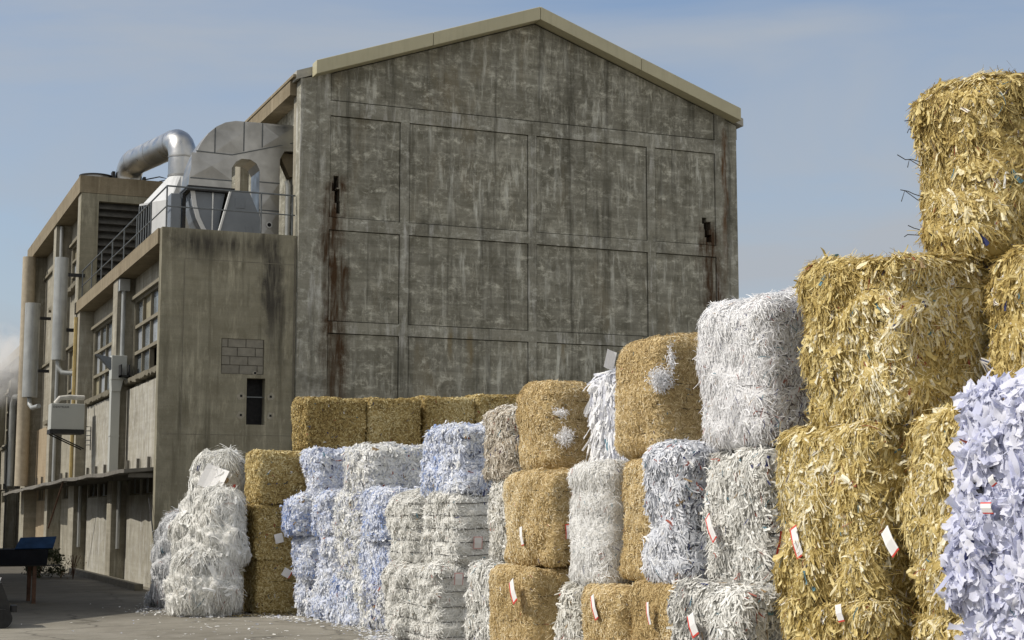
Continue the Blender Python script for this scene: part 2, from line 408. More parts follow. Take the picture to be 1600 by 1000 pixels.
# ------------------------------------------------------------------ ground
def ground():
    m, n, l, b = new_mat('yard concrete')
    tc = n.new('ShaderNodeTexCoord').outputs['Object']
    f1 = noise_tex(n, l, tc, .35, 7, .62, .5); f2 = noise_tex(n, l, tc, 2.4, 8, .68); f3 = noise_tex(n, l, tc, 40, 4, .7)
    c = mixc(n, l, remap(n, l, f1, .35, .68), (.165, .150, .118), (.265, .245, .200))
    c = mixc(n, l, remap(n, l, f2, .40, .70, 0, .55), c, (.31, .29, .245))
    c = mixc(n, l, remap(n, l, f3, .45, .75, 0, .5), c, (.10, .09, .07))
    dk = noise_tex(n, l, tc, .9, 6, .65, 1.0)
    c = mixc(n, l, remap(n, l, dk, .58, .72, 0, .55), c, (.075, .068, .055))
    # slab joints and wandering cracks, filled with dirt
    sp = n.new('ShaderNodeMapping'); sp.inputs['Rotation'].default_value = (0, 0, radians(-14)); l.new(tc, sp.inputs['Vector'])
    br = n.new('ShaderNodeTexBrick'); br.offset = 0
    for k, v in (('Scale', 1.0), ('Mortar Size', .018), ('Brick Width', 900.0), ('Row Height', 3.1), ('Mortar Smooth', .3)): br.inputs[k].default_value = v
    br.inputs['Color1'].default_value = br.inputs['Color2'].default_value = (1, 1, 1, 1); br.inputs['Mortar'].default_value = (0, 0, 0, 1)
    l.new(sp.outputs['Vector'], br.inputs['Vector'])
    c = mixc(n, l, remap(n, l, br.outputs['Fac'], 0, 1, 0, .75), c, (.045, .04, .032))
    mp = n.new('ShaderNodeMixRGB'); mp.blend_type = 'ADD'; mp.inputs['Fac'].default_value = .9
    nz = n.new('ShaderNodeTexNoise'); nz.inputs['Scale'].default_value = 1.1; nz.inputs['Detail'].default_value = 5
    l.new(tc, nz.inputs['Vector']); l.new(tc, mp.inputs['Color1']); l.new(nz.outputs['Color'], mp.inputs['Color2'])
    vo = n.new('ShaderNodeTexVoronoi'); vo.feature = 'DISTANCE_TO_EDGE'; vo.inputs['Scale'].default_value = .28; l.new(mp.outputs['Color'], vo.inputs['Vector'])
    c = mixc(n, l, remap(n, l, vo.outputs['Distance'], 0, .012, .7, 0), c, (.05, .045, .035))
    # shade painted into the ground colour along the passage by the side facade
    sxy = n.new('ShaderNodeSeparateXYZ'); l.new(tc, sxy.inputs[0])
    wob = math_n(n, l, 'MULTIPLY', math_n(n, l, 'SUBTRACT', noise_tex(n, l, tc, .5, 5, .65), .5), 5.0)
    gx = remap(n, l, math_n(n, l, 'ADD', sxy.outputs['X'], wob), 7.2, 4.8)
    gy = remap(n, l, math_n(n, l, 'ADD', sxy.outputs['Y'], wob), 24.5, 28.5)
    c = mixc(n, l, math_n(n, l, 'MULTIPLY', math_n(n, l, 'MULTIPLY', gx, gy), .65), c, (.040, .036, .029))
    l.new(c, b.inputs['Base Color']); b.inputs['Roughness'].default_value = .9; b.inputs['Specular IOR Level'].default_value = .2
    bump(n, l, b, math_n(n, l, 'ADD', f2, math_n(n, l, 'MULTIPLY', f3, .3)), .45, .02)
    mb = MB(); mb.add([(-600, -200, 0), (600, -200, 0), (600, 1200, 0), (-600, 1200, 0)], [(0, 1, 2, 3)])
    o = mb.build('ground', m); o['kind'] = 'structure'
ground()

# ------------------------------------------------------------------ main hall with the gable
VG = 33.98
hall = thing('factory_hall', (14.8, VG, 0), 'tall gabled concrete hall with beige metal verge and blind panelled end wall', 'building')
def roof_z(x): return 13.47 - abs(x - 14.89) * .3525            # underside of the verge
mb = MB()
mb.prism([(9.12, 0), (20.48, 0), (20.48, 11.42), (14.89, 13.40), (9.12, 11.42)], 'y', VG + .36, VG + .62)
mb.box(20.2, 20.48, VG + .62, 90, 0, 11.4)
mb.box(9.34, 9.6, VG + .62, 90, 0, 11.2)
mb.box(9.34, 20.48, 90, 90.3, 0, 11.4)
mb.build('wall', M['gable'], hall)
mb = MB()
XL, XR = 9.80, 19.84
cols = ((11.49, 11.71), (14.71, 14.92), (17.91, 18.13))
beams = ((10.68, 11.02), (8.04, 8.32), (5.69, 5.95), (3.30, 3.58))
mb.prism([(9.10, 0), (XL, 0), (XL, roof_z(XL)), (9.42, roof_z(9.42)), (9.10, 11.46)], 'y', VG, VG + .36)
mb.prism([(XR, 0), (20.14, 0), (20.14, roof_z(20.14)), (XR, roof_z(XR))], 'y', VG, VG + .36)
mb.prism([(20.14, 0), (20.50, 0), (20.50, 11.46), (20.36, 11.52), (20.14, roof_z(20.14) - .01)], 'y', VG + .06, VG + .50)
for z0, z1 in beams: mb.box(XL, XR, VG, VG + .36, z0, z1)
zz = [0] + [b for bm_ in reversed(beams) for b in bm_]
rows = [(0, 3.30), (3.58, 5.69), (5.95, 8.04), (8.32, 10.68)]
for x0, x1 in cols:
    for z0, z1 in rows: mb.box(x0, x1, VG + .004, VG + .36, z0, z1)
mb.build('concrete_frame', M['gable_frame'], hall)
spans = [(XL, 11.49), (11.71, 14.71), (14.92, 17.91), (18.13, XR)]
g = .018
rs = random.Random(3)
for r, (z0, z1) in enumerate(rows):
    for s_, (x0, x1) in enumerate(spans):
        mb = MB(); holes = []
        if r == 3 and s_ == 0: holes = [(9.90, 10.02, 9.02, 9.29), (9.87, 9.98, 8.93, 9.12), (9.93, 10.05, 8.66, 8.99), (9.975, 10.06, 8.42, 8.70)]
        if r == 3 and s_ == 3: holes = [(19.45, 19.58, 8.86, 9.02), (19.50, 19.70, 8.72, 8.92), (19.52, 19.66, 8.52, 8.75), (19.57, 19.72, 8.40, 8.60)]
        d = .030 + rs.uniform(-.006, .008)
        mb.wall('y', VG + d, VG + .355, x0 + g, x1 - g, z0 + (g if r else 0), z1 - g, holes)
        mb.build('infill_panel', M['gable'], hall)
mb = MB()
mb.prism([(XL + .02, 11.045), (XR - .02, 11.045), (XR - .02, roof_z(XR) - .02), (14.89, 13.44), (XL + .02, roof_z(XL) - .02)], 'y', VG + .03, VG + .355)
mb.build('gable_panel', M['gable'], hall)
mb = MB()                                                       # folded metal verge, three lengths a side, with its own thickness
def slope_z(x, base): return base - abs(x - 14.89) * .3525
for xs in ((9.36, 12.15), (12.16, 14.885), (14.895, 17.6), (17.61, 20.42)):
    a, b_ = xs
    mb.prism([(a, slope_z(a, 13.46)), (b_, slope_z(b_, 13.46)), (b_, slope_z(b_, 13.78)), (a, slope_z(a, 13.78))], 'y', VG - .34, VG + .02)
mb.build('verge_trim', M['fascia'], hall, bevel=.012)
mb = MB()
for a, b_ in ((9.0, 14.885), (14.895, 20.7)):
    mb.prism([(a, slope_z(a, 13.52)), (b_, slope_z(b_, 13.52)), (b_, slope_z(b_, 13.72)), (a, slope_z(a, 13.72))], 'y', VG + .025, 90)
mb.build('roof', M['roof'], hall)
mb = MB(); mb.box(8.95, 9.33, VG + .40, 90, 11.16, 11.49); mb.box(20.47, 20.6, VG + .2, 90, 11.15, 11.45)
mb.box(8.93, 9.12, VG + .05, 90, 11.50, 11.56)
mb.build('eave_beam', M['old_slab'], hall)
for xa, ya, yb in ((9.10, VG + .365, VG + .60), (9.12, 40, 40.6), (9.12, 46, 46.6)):
    mb = MB(); mb.box(xa, 9.34, ya, yb, 7.88, 11.15); mb.build('pilaster', M['west'], hall)

# ------------------------------------------------------------------ low annexe and tall wing along the side passage
def window(parent, x, y0, y1, z0, z1, nc, nr, seed, dark=(), t=.055):
    """concrete-barred factory window; parts: bars (window) > pane"""
    mb = MB(); w = (y1 - y0) / nc; h = (z1 - z0) / nr
    mb.box(x - .03, x + .09, y0, y0 + t, z0, z1); mb.box(x - .03, x + .09, y1 - t, y1, z0, z1)
    for i in range(1, nc): mb.box(x - .022, x + .09, y0 + w * i - t / 2, y0 + w * i + t / 2, z0 + t, z1 - t)
    for j in range(nr + 1):
        zc = z0 + h * j
        a, b_ = (max(z0, zc - t * .75), min(z1, zc + t * .75))
        mb.box(x - .045, x + .095, y0 + t, y1 - t, a, b_)
    o = mb.build('window', M['bar'], parent)
    rp = random.Random(seed); mp = MB()
    for i in range(nc):
        for j in range(nr):
            if (i, j) in dark: continue
            ya, yb, za, zb = y0 + w * i + t / 2, y0 + w * (i + 1) - t / 2, z0 + h * j + t * .6, z0 + h * (j + 1) - t * .6
            k = rp.choice([0, 0, 0, 1, 1, 1, 1, 2])
            dx = rp.uniform(0, .012)
            mp.add([(x + .045, ya, za), (x + .045 + dx, yb, za), (x + .045 + dx * .5, yb, zb), (x + .045 - dx * .3, ya, zb)], [(0, 1, 2, 3)], k)
    mp.build('pane', [M['pane'], M['pane_pale'], M['board']], o)
    mp = MB(); mp.box(x + .55, x + .6, y0 - .2, y1 + .2, z0 - .2, z1 + .2)
    mp.build('dark_interior', M['dark'], parent)
    return o
def ledge(parent, x0, x1, y0, y1, z, seed, th=.12):
    """broken concrete sill"""
    rg = np.random.RandomState(seed); n = int((y1 - y0) / .12); mb = MB()
    ys = np.linspace(y0, y1, n + 1); lo = z - th + rg.uniform(-.05, .03, n + 1); ot = x0 + rg.uniform(-.02, .03, n + 1)
    vs = []
    for y, a, o in zip(ys, lo, ot): vs += [(o, y, z), (x1, y, z + .02), (x1, y, a), (o + .02, y, a + .02)]
    fs = [(i * 4 + k, i * 4 + (k + 1) % 4, i * 4 + 4 + (k + 1) % 4, i * 4 + 4 + k) for i in range(n) for k in range(4)] + [(0, 1, 2, 3), (n * 4, n * 4 + 3, n * 4 + 2, n * 4 + 1)]
    mb.add(vs, fs); return mb.build('window_sill', M['bar'], parent)

annexe = thing('annexe', (6.1, 34.1, 0), 'low flat roofed concrete annexe beside the tall gable, blocked opening in its end wall', 'building')
AX, AS = 6.09, 34.10
mb = MB()
mb.wall('y', AS, AS + .26, AX, 9.09, 0, 7.86, [(8.02, 8.43, 3.60, 4.62), (7.44, 8.39, 4.70, 5.48)])
mb.build('end_wall', M['annexe_south'], annexe)
mb = MB(); mb.box(6.59, 6.602, AS - .003, AS + .01, 3.4, 7.2); mb.box(6.602, 9.05, AS - .003, AS + .01, 7.188, 7.2); mb.box(6.2, 9.05, AS - .003, AS + .01, 3.36, 3.372); mb.box(9.04, 9.07, AS - .003, AS + .01, 3.4, 7.8)
mb.build('wall_joint', M['mortar'], annexe)
mb = MB(); mb.box(7.44, 8.39, AS + .05, AS + .1, 4.70, 5.48); mb.build('mortar_bed', M['mortar'], annexe)
mb = MB(); hh = .195; rb = random.Random(2)
for j in range(4):
    x = 7.45 - (.0, .21, .05, .26)[j] + .0
    while x < 8.38:
        a, b_ = max(7.45, x), min(8.38, x + .395)
        if b_ - a > .05:
            dd = rb.uniform(0, .012)
            mb.box(a + .006, b_ - .006, AS + .012 + dd, AS + .05 - .001, 4.705 + hh * j + .006, 4.705 + hh * (j + 1) - .008)
        x += .40
mb.build('block_infill', M['block'], annexe)
mb = MB(); mb.box(7.99, 8.47, AS + .255, AS + .9, 3.5, 4.7); mb.build('dark_opening', M['dark'], annexe)
mb = MB(); mb.box(8.025, 8.425, AS + .10, AS + .12, 4.20, 4.225); mb.build('opening_bar', M['rail'], annexe)
# patched sockets round the opening
for x, z in ((7.90, 4.22), (8.56, 4.22), (7.90, 3.80), (8.56, 3.80), (8.2, 4.73)):
    mb = MB(); k = 9; r0 = .085 if z < 4.7 else .05
    mb.prism([(x + r0 * (1 + .25 * sin(5 * q + x * 40)) * cos(2 * pi * q / k), z + r0 * (1 + .25 * cos(3 * q + z * 9)) * sin(2 * pi * q / k)) for q in range(k)], 'y', AS - .006, AS + .01, 0)
    mb.box(x - .025, x + .025, AS - .010, AS, z - .02, z + .03, 1)
    mb.build('wall_socket', [M['west'], M['dark']], annexe)

def west_bay(parent, y0, y1, x, zt, wins, lows=True, mat='west', warm=None):
    """one bay of the side facade between two pilasters: wall with openings, windows, sills"""
    holes = [(a, b_, z0, z1) for (a, b_, z0, z1, nc, nr, dk) in wins]
    mb = MB(); mb.wall('x', x + .15, x + .37, y0, y1, 4.72, zt, [h for h in holes]); mb.build('upper_wall', M[mat], parent)
    mb = MB(); mb.wall('x', x + .03, x + .37, y0, y1, 2.70, 4.715, []); mb.build('spandrel', M[warm or mat], parent)
    low = [(y0 + .35 + i * (y1 - y0 - .5) / 3, y0 + .2 + (i + 1) * (y1 - y0 - .5) / 3, 2.10, 2.58) for i in range(3)]
    mb = MB(); mb.wall('x', x + .10, x + .32, y0, y1, 0, 2.695, low if lows else []); mb.build('lower_wall', M[warm or mat], parent)
    for i, (a, b_, z0, z1, nc, nr, dk) in enumerate(wins):
        window(parent, x + .20, a, b_, z0, z1, nc, nr, int(a * 7 + z0), dk)
        ledge(parent, x - .10, x + .16, a - .05, b_ + .05, z0 - .005, int(a * 3 + z0))
        mb = MB(); mb.box(x + .06, x + .16, y0 + .01, y1 - .01, z1 + .02, z1 + .10); mb.build('lintel', M['bar'], parent)
    if lows:
        for (a, b_, z0, z1) in low: window(parent, x + .17, a, b_, z0, z1, 2, 1, int(a * 5), (), .05)
    for i in range(4):
        y = y0 + .5 + i * (y1 - y0 - .8) / 3.4
        mb = MB(); mb.box(x - .06, x + .012, y, y + .045, 2.70, 2.95); mb.build('canopy_bracket', M['canopy'], parent)

west_bay(annexe, 34.36, 40.06, 6.35, 7.53, [(34.6, 39.95, 4.95, 6.95, 5, 3, ((2, 0),))], warm='west_pale')
west_bay(annexe, 40.80, 47.10, 6.35, 7.53, [(41.6, 46.95, 4.90, 6.95, 5, 3, ())], warm='west_pale')
for y0, y1 in ((40.06, 40.80), (47.10, 47.98)):
    mb = MB(); mb.box(AX, 6.74, y0, y1, 0, 7.529); mb.build('pilaster', M['west'], annexe)
mb = MB(); mb.box(6.045, 9.09, AS + .262, 47.99, 7.53, 7.87)
mb.build('roof_slab', M['old_slab'], annexe)
mb = MB()                                                       # thin sagging canopy sheet with ragged front
ys = np.linspace(34.5, 62.5, 57); rg = np.random.RandomState(4)
vs = []
for y in ys:
    d = rg.uniform(-.03, .03); s_ = .02 * sin(y * 1.3) - max(0, y - 45) * .012
    vs += [(5.46 + d, y, 2.60 + s_), (6.46, y, 2.69), (6.46, y, 2.62), (5.46 + d, y, 2.52 + s_)]
nn = len(ys)
mb.add(vs, [(i * 4 + k, i * 4 + (k + 1) % 4, i * 4 + 4 + (k + 1) % 4, i * 4 + 4 + k) for i in range(nn - 1) for k in range(4)] + [(0, 1, 2, 3), (nn * 4 - 4, nn * 4 - 1, nn * 4 - 2, nn * 4 - 3)])
for y in np.arange(34.6, 62, 2.05): mb.box(5.6, 6.34, y, y + .06, 2.44, 2.53)
can = mb.build('canopy', M['canopy'], annexe)
mb = MB(); mb.tube([(5.55, 45.2, 2.56), (5.35, 46.6, 1.25)], .025, 6); mb.build('canopy_prop', M['rust_steel'], annexe)
mb = MB(); mb.tube([(6.02, 34.45, 2.0), (6.0, 33.4, .9), (5.98, 32.9, .02)], .014, 6); mb.build('hanging_cable', M['black_metal'], annexe)
mb = MB(); mb.box(5.90, 6.085, 35.2, 46.5, 0, .14); mb.build('plinth', M['mortar'], annexe)
mb = MB(); mb.tube([(6.22, 39.92, 7.5), (6.22, 39.92, 5.5)], .055, 10); mb.box(6.10, 6.35, 39.82, 40.04, 7.2, 7.5)
mb.build('downpipe', M['pipe'], annexe, smooth=True)
mb = MB(); mb.tube([(6.26, 40.0, 2.5), (6.26, 40.0, .8)], .05, 10); mb.build('lower_downpipe', M['pipe'], annexe, smooth=True)
mb = MB(); mb.tube([(6.26, 47.05, 2.5), (6.26, 47.05, .7)], .05, 10); mb.build('lower_downpipe', M['pipe'], annexe, smooth=True)

wing = thing('tall_wing', (6.2, 48, 0), 'taller flat roofed wing behind the annexe, concrete eave and dark louvre in its end wall', 'building')
TX, TS = 6.14, 48.02
mb = MB(); mb.wall('y', TS, TS + .26, TX, 12.0, 0, 11.24, [(6.66, 9.0, 8.5, 11.02)]); mb.build('end_wall', M['annexe_south'], wing)
mb = MB(); mb.box(6.6, 9.1, TS + .25, TS + .3, 8.4, 11.1); 
for i in range(11):
    z = 8.55 + i * .225
    mb.add([(6.67, TS + .04, z), (8.99, TS + .04, z), (8.99, TS + .20, z + .17), (6.67, TS + .20, z + .17), (6.67, TS + .04, z + .03), (8.99, TS + .04, z + .03), (8.99, TS + .20, z + .20), (6.67, TS + .20, z + .20)],
           [(0, 1, 2, 3), (7, 6, 5, 4), (0, 4, 5, 1), (3, 2, 6, 7), (0, 3, 7, 4), (1, 5, 6, 2)])
mb.build('louvre', M['louvre'], wing)
west_bay(wing, 48.7, 54.0, 6.48, 11.24, [(49.3, 53.7, 8.95, 10.45, 4, 3, ()), (49.3, 53.7, 4.95, 7.0, 4, 3, ((1, 1),))], warm='west')
west_bay(wing, 54.75, 61.3, 6.48, 11.24, [(55.2, 57.8, 8.9, 10.35, 3, 3, ()), (55.4, 58.4, 4.9, 7.0, 3, 3, ())], warm='west_warm')
for y0, y1 in ((TS + .262, 48.7), (54.0, 54.75), (61.3, 62.9)):
    mb = MB(); mb.box(TX, 6.86, y0, y1, 0, 11.24); mb.build('pilaster', M['west'], wing)
mb = MB(); mb.box(6.09, 12.0, TS - .01, 62.95, 11.25, 11.77); mb.box(11.7, 12, TS + .3, 62.9, 0, 11.24); mb.box(TX, 12, 62.9, 62.94, 0, 11.24)
mb.build('roof_slab', M['old_slab'], wing)
mb = MB(); mb.tube([(6.30, 53.93, 11.2), (6.30, 53.93, 2.7)], .06, 10); mb.build('downpipe', M['pipe'], wing, smooth=True)
mb = MB(); mb.tube([(6.06, 47.55, 7.4), (6.06, 47.55, 2.7)], .07, 8); mb.build('corner_pole', M['yellow_pole'], wing, smooth=True)

far = thing('far_wing', (6.3, 63, 0), 'lower far wing at the left edge, partly behind the steam', 'building')
west_bay(far, 63.2, 69.0, 6.5, 7.85, [(63.6, 68.6, 4.6, 7.0, 5, 3, ())])
west_bay(far, 69.8, 76.0, 6.5, 7.85, [(70.2, 75.6, 4.6, 7.0, 5, 3, ())])
west_bay(far, 76.8, 84.0, 6.5, 7.85, [(77.2, 83.6, 4.6, 7.0, 5, 3, ())])
for y0, y1 in ((69.0, 69.8), (76.0, 76.8), (84.0, 84.8)):
    mb = MB(); mb.box(6.2, 6.75, y0, y1, 0, 7.85); mb.build('pilaster', M['west'], far)
mb = MB(); mb.box(6.1, 12, 62.97, 85, 7.86, 8.25); mb.box(11.7, 12, 63, 85, 0, 7.85); mb.build('roof_slab', M['old_slab'], far)

# ------------------------------------------------------------------ ducts and gear on the annexe roof
RZ = 7.872
duct = thing('arched_duct', (8.0, 35.7, RZ), 'large rectangular sheet metal duct arching from the hall wall down to the roof', 'duct')
D0, D1 = 35.30, 36.15
top_arc = [(6.86, 9.05), (6.88, 9.30), (6.93, 9.58), (7.02, 9.85), (7.14, 10.10), (7.29, 10.32), (7.47, 10.49), (7.68, 10.61), (7.92, 10.67)]
shape = top_arc + [(9.335, 10.69), (9.335, 10.07), (9.08, 10.05), (8.98, 9.85), (8.98, RZ), (8.50, RZ), (8.50, 9.55), (8.42, 9.70), (8.28, 9.78), (8.08, 9.78), (7.95, 9.70), (7.86, 9.55), (7.86, 9.05)]
mb = MB(); mb.prism(shape, 'y', D0, D1); mb.build('duct_body', M['galv_dull'], duct, bevel=.01)
for a, b_ in (((7.02, 9.88), (7.86, 9.86)), ((7.86, 9.86), (9.33, 10.28)), ((8.50, 9.28), (8.98, 9.28)), ((8.5, 8.62), (8.98, 8.62)), ((6.9, 9.25), (7.86, 9.25))):
    mb = MB(); mb.prism([(a[0], a[1] - .012), (b_[0], b_[1] - .012), (b_[0], b_[1] + .012), (a[0], a[1] + .012)], 'y', D0 - .012, D0 + .002); mb.build('duct_seam', M['rail'], duct)
for x, z0, z1 in ((7.45, 9.88, 10.46), (8.12, 9.97, 10.66), (8.55, 10.1, 10.67)):
    mb = MB(); mb.box(x - .012, x + .012, D0 - .014, D0 + .002, z0, z1); mb.build('duct_seam', M['rail'], duct)
# cross-broken panels: shallow pyramids
def pyr(x0, x1, z0, z1, h=.028):
    mb = MB()
    c = ((x0 + x1) / 2, D0 - h, (z0 + z1) / 2)
    mb.add([(x0, D0 - .002, z0), (x1, D0 - .002, z0), (x1, D0 - .002, z1), (x0, D0 - .002, z1), c], [(0, 1, 4), (1, 2, 4), (2, 3, 4), (3, 0, 4)])
    mb.build('cross_broken_panel', M['galv_dull'], duct)
pyr(6.92, 7.84, 9.27, 9.84, .045); pyr(7.47, 8.10, 9.9, 10.42); pyr(8.57, 9.30, 10.12, 10.64, .04); pyr(8.52, 8.96, 8.64, 9.26); pyr(8.52, 8.96, RZ + .05, 8.60)
mb = MB(); mb.tube([(8.74, D0 - .05, 8.28), (8.74, D0, 8.28)], .075, 14); mb.tube([(8.74, D0 - .06, 8.28), (8.74, D0 - .045, 8.28)], .045, 12, 1)
mb.build('inspection_port', [M['galv'], M['dark']], duct, smooth=True)
mb = MB(); mb.prism([(9.0, 10.05), (9.33, 10.05), (9.33, 9.5), (9.26, 9.5)], 'y', D0 + .2, D0 + .5); mb.build('duct_bracket', M['old_slab'], duct)

fan = thing('roof_fan', (7.2, 35.6, RZ), 'blue grey fan housing with curved pale side under the arched duct', 'fan')
mb = MB(); mb.prism([(6.92, 8.93), (6.98, 8.60), (7.06, 8.32), (7.18, 8.08), (7.34, RZ), (7.54, RZ), (7.60, 8.40), (7.70, 8.93)], 'y', 35.25, 36.2); mb.build('housing', M['grey_metal'], fan, bevel=.008)
mb = MB(); mb.box(6.80, 7.92, 35.12, 36.25, 8.935, 8.965); mb.box(6.90, 7.84, 35.22, 36.1, 8.966, 9.01); mb.box(6.82, 7.90, 35.14, 36.2, 9.011, 9.045); mb.build('flange', M['black_metal'], fan)
mb = MB(); mb.box(7.56, 7.86, 35.6, 36.1, RZ, 8.9); mb.build('dark_gap', M['dark'], fan)
mb = MB(); mb.prism([(6.90, 8.93), (6.96, 8.60), (7.04, 8.32), (7.16, 8.08), (7.32, RZ), (7.42, RZ), (7.25, 8.10), (7.13, 8.34), (7.05, 8.62), (7.00, 8.93)], 'y', 35.21, 35.248); mb.build('curved_rim', M['white_metal'], fan)
mb = MB(); mb.box(7.40, 7.43, 35.235, 35.255, RZ, 8.93); mb.build('rib', M['galv'], fan)
casing = thing('fan_casing', (8.0, 35.0, RZ), 'grey sloping sheet casing with bright left edge beside the fan housing', 'machine casing')
mb = MB(); mb.prism([(7.50, RZ), (7.76, 8.92), (8.18, 8.95), (8.44, 8.38), (8.48, RZ)], 'y', 34.92, 35.22); mb.build('casing', M['grey_metal'], casing, bevel=.008)
mb = MB(); mb.prism([(7.46, RZ), (7.50, RZ), (7.77, 8.93), (7.73, 8.93)], 'y', 34.88, 35.0); mb.build('edge_strip', M['white_metal'], casing)
mb = MB(); mb.box(7.86, 8.08, 34.91, 34.925, 8.55, 8.80); mb.box(8.12, 8.28, 34.91, 34.925, 7.95, 8.15); mb.build('hatch', M['grey_metal'], casing, bevel=.005)

cab = thing('switch_cabinet', (6.6, 35.6, RZ), 'narrow grey switch cabinet behind the corner of the roof railing', 'cabinet')
mb = MB(); mb.box(6.50, 6.72, 35.4, 35.8, RZ, 8.88); mb.build('cabinet_body', M['grey_metal'], cab, bevel=.01)
mb = MB(); mb.box(6.515, 6.705, 35.385, 35.399, RZ + .06, 8.80); mb.build('door', M['grey_metal'], cab)
mb = MB(); mb.box(6.78, 6.86, 35.5, 35.7, RZ, 8.9); mb.build('side_post', M['black_metal'], cab)

pipe = thing('round_duct', (8.2, 45, RZ), 'round silver duct rising from a white hood and bending down onto the tall wing', 'duct')
A, B = np.array([8.56, 45.0]), np.array([7.66, 49.0]); ZT = 12.42; R0 = .40
dirn = (B - A) / np.linalg.norm(B - A); Lh = np.linalg.norm(B - A); q = .52
path = [(A[0], A[1], 11.25), (A[0], A[1], ZT - q)]
for k in range(1, 7):
    an = pi / 2 * k / 6; path.append((*(A + dirn * q * (1 - cos(an))), ZT - q + q * sin(an)))
for k in range(0, 7):
    an = pi / 2 * k / 6; path.append((*(A + dirn * (Lh - q + q * sin(an))), ZT - q * (1 - cos(an))))
path.append((B[0], B[1], 11.75))
mb = MB(); mb.tube(path, R0, 28); mb.build('duct_tube', M['galv'], pipe, smooth=True)
def ring(p, d, w=.03):
    p, d = np.array(p), np.array(d, float); d /= np.linalg.norm(d); mb = MB(); mb.tube([p - d * w, p + d * w], R0 + (.014 if w > .015 else .004), 28, cap=True); mb.build('duct_collar', M['galv_dull'], pipe, smooth=True)
ring((A[0], A[1], 11.32), (0, 0, 1)); ring((A[0], A[1], ZT - q - .02), (0, 0, 1), .02)
d3 = (dirn[0], dirn[1], 0)
for f in (.14, .5, .86): ring((*(A + dirn * Lh * f), ZT), d3, .008)
ring((B[0], B[1], 11.83), (0, 0, 1), .05)
mb = MB(); cz = radians(32); cx, cy = 8.30, 44.8
def rot(x, y): return (cx + x * cos(cz) - y * sin(cz), cy + x * sin(cz) + y * cos(cz))
bq = [rot(*p) for p in ((-.72, -.62), (.72, -.62), (.72, .62), (-.72, .62))]
k = 24; tp = [(A[0] + R0 * cos(2 * pi * i / k), A[1] + R0 * sin(2 * pi * i / k), 11.28) for i in range(k)]
bt = []
for i in range(k):
    a = 2 * pi * i / k; dx, dy = cos(a - cz), sin(a - cz); s_ = 1 / max(abs(dx) / .72, abs(dy) / .62); bt.append((*rot(dx * s_, dy * s_), 10.42))
mb.add(tp + bt, [(i, (i + 1) % k, k + (i + 1) % k, k + i) for i in range(k)])
mb.build('hood', M['white_metal'], pipe)
mb = MB(); mb.prism(bq, 'z', RZ, 10.42); mb.build('plenum_box', M['white_metal'], pipe)
mb = MB()
mb.prism([rot(-.735, .14), rot(-.735, .61), rot(-.721, .61), rot(-.721, .14)], 'z', RZ, 10.36, 1)
for i in range(5):
    y = .16 + i * .10; a, b_ = rot(-.765, y), rot(-.765, y + .03); c, d = rot(-.736, y + .03), rot(-.736, y)
    mb.prism([a, b_, c, d], 'z', RZ, 10.34)
mb.build('ribbed_grille', [M['rail'], M['dark']], pipe)
mb = MB(); mb.box(7.15, 7.24, 48.85, 49.15, 11.77, 12.15); mb.box(8.1, 8.18, 48.85, 49.15, 11.77, 12.05); mb.tube([(8.2, 49, 12.0), (8.6, 48.9, 12.1), (8.9, 48.9, 12.05), (8.6, 48.9, 11.95)], .02, 6)
mb.build('duct_support', M['black_metal'], pipe)
vent = thing('roof_vent', (6.75, 49.3, 11.77), 'low round vent with dark rim at the corner of the tall wing roof', 'vent')
mb = MB(); mb.tube([(6.72, 49.2, 11.77), (6.72, 49.2, 11.98)], .48, 24); mb.build('vent_drum', M['galv_dull'], vent, smooth=True)
mb = MB(); mb.tube([(6.72, 49.2, 11.98), (6.72, 49.2, 12.02)], .52, 24); mb.build('vent_rim', M['black_metal'], vent, smooth=True)

rail = thing('roof_railing', (6.2, 34.3, RZ), 'thin steel railing along the edge of the annexe roof', 'railing')
mb = MB(); e = .019
mb.tube([(6.2, 47.8, 8.80), (6.2, 34.25, 8.80), (9.08, 34.25, 8.80)], e, 8); mb.build('top_rail', M['rail'], rail, smooth=True)
mb = MB(); mb.tube([(6.2, 47.8, 8.35), (6.2, 34.25, 8.35), (9.08, 34.25, 8.35)], e * .8, 8); mb.build('mid_rail', M['rail'], rail, smooth=True)
for p in [(6.2, 34.25), (8.30, 34.25), (9.02, 34.25)] + [(6.2, 36.2 + 1.9 * i) for i in range(7)]:
    mb = MB(); mb.tube([(p[0], p[1], RZ), (p[0], p[1], 8.80)], e, 8); mb.build('post', M['rail'], rail, smooth=True)
mb = MB(); mb.tube([(9.0, 34.6, RZ), (9.0, 34.6, 9.1), (8.96, 34.6, 9.2)], .055, 10); o = mb.build('standpipe', M['pipe'], None, smooth=True); tag(o, 'short pale standpipe on the annexe roof beside the hall corner', 'pipe')

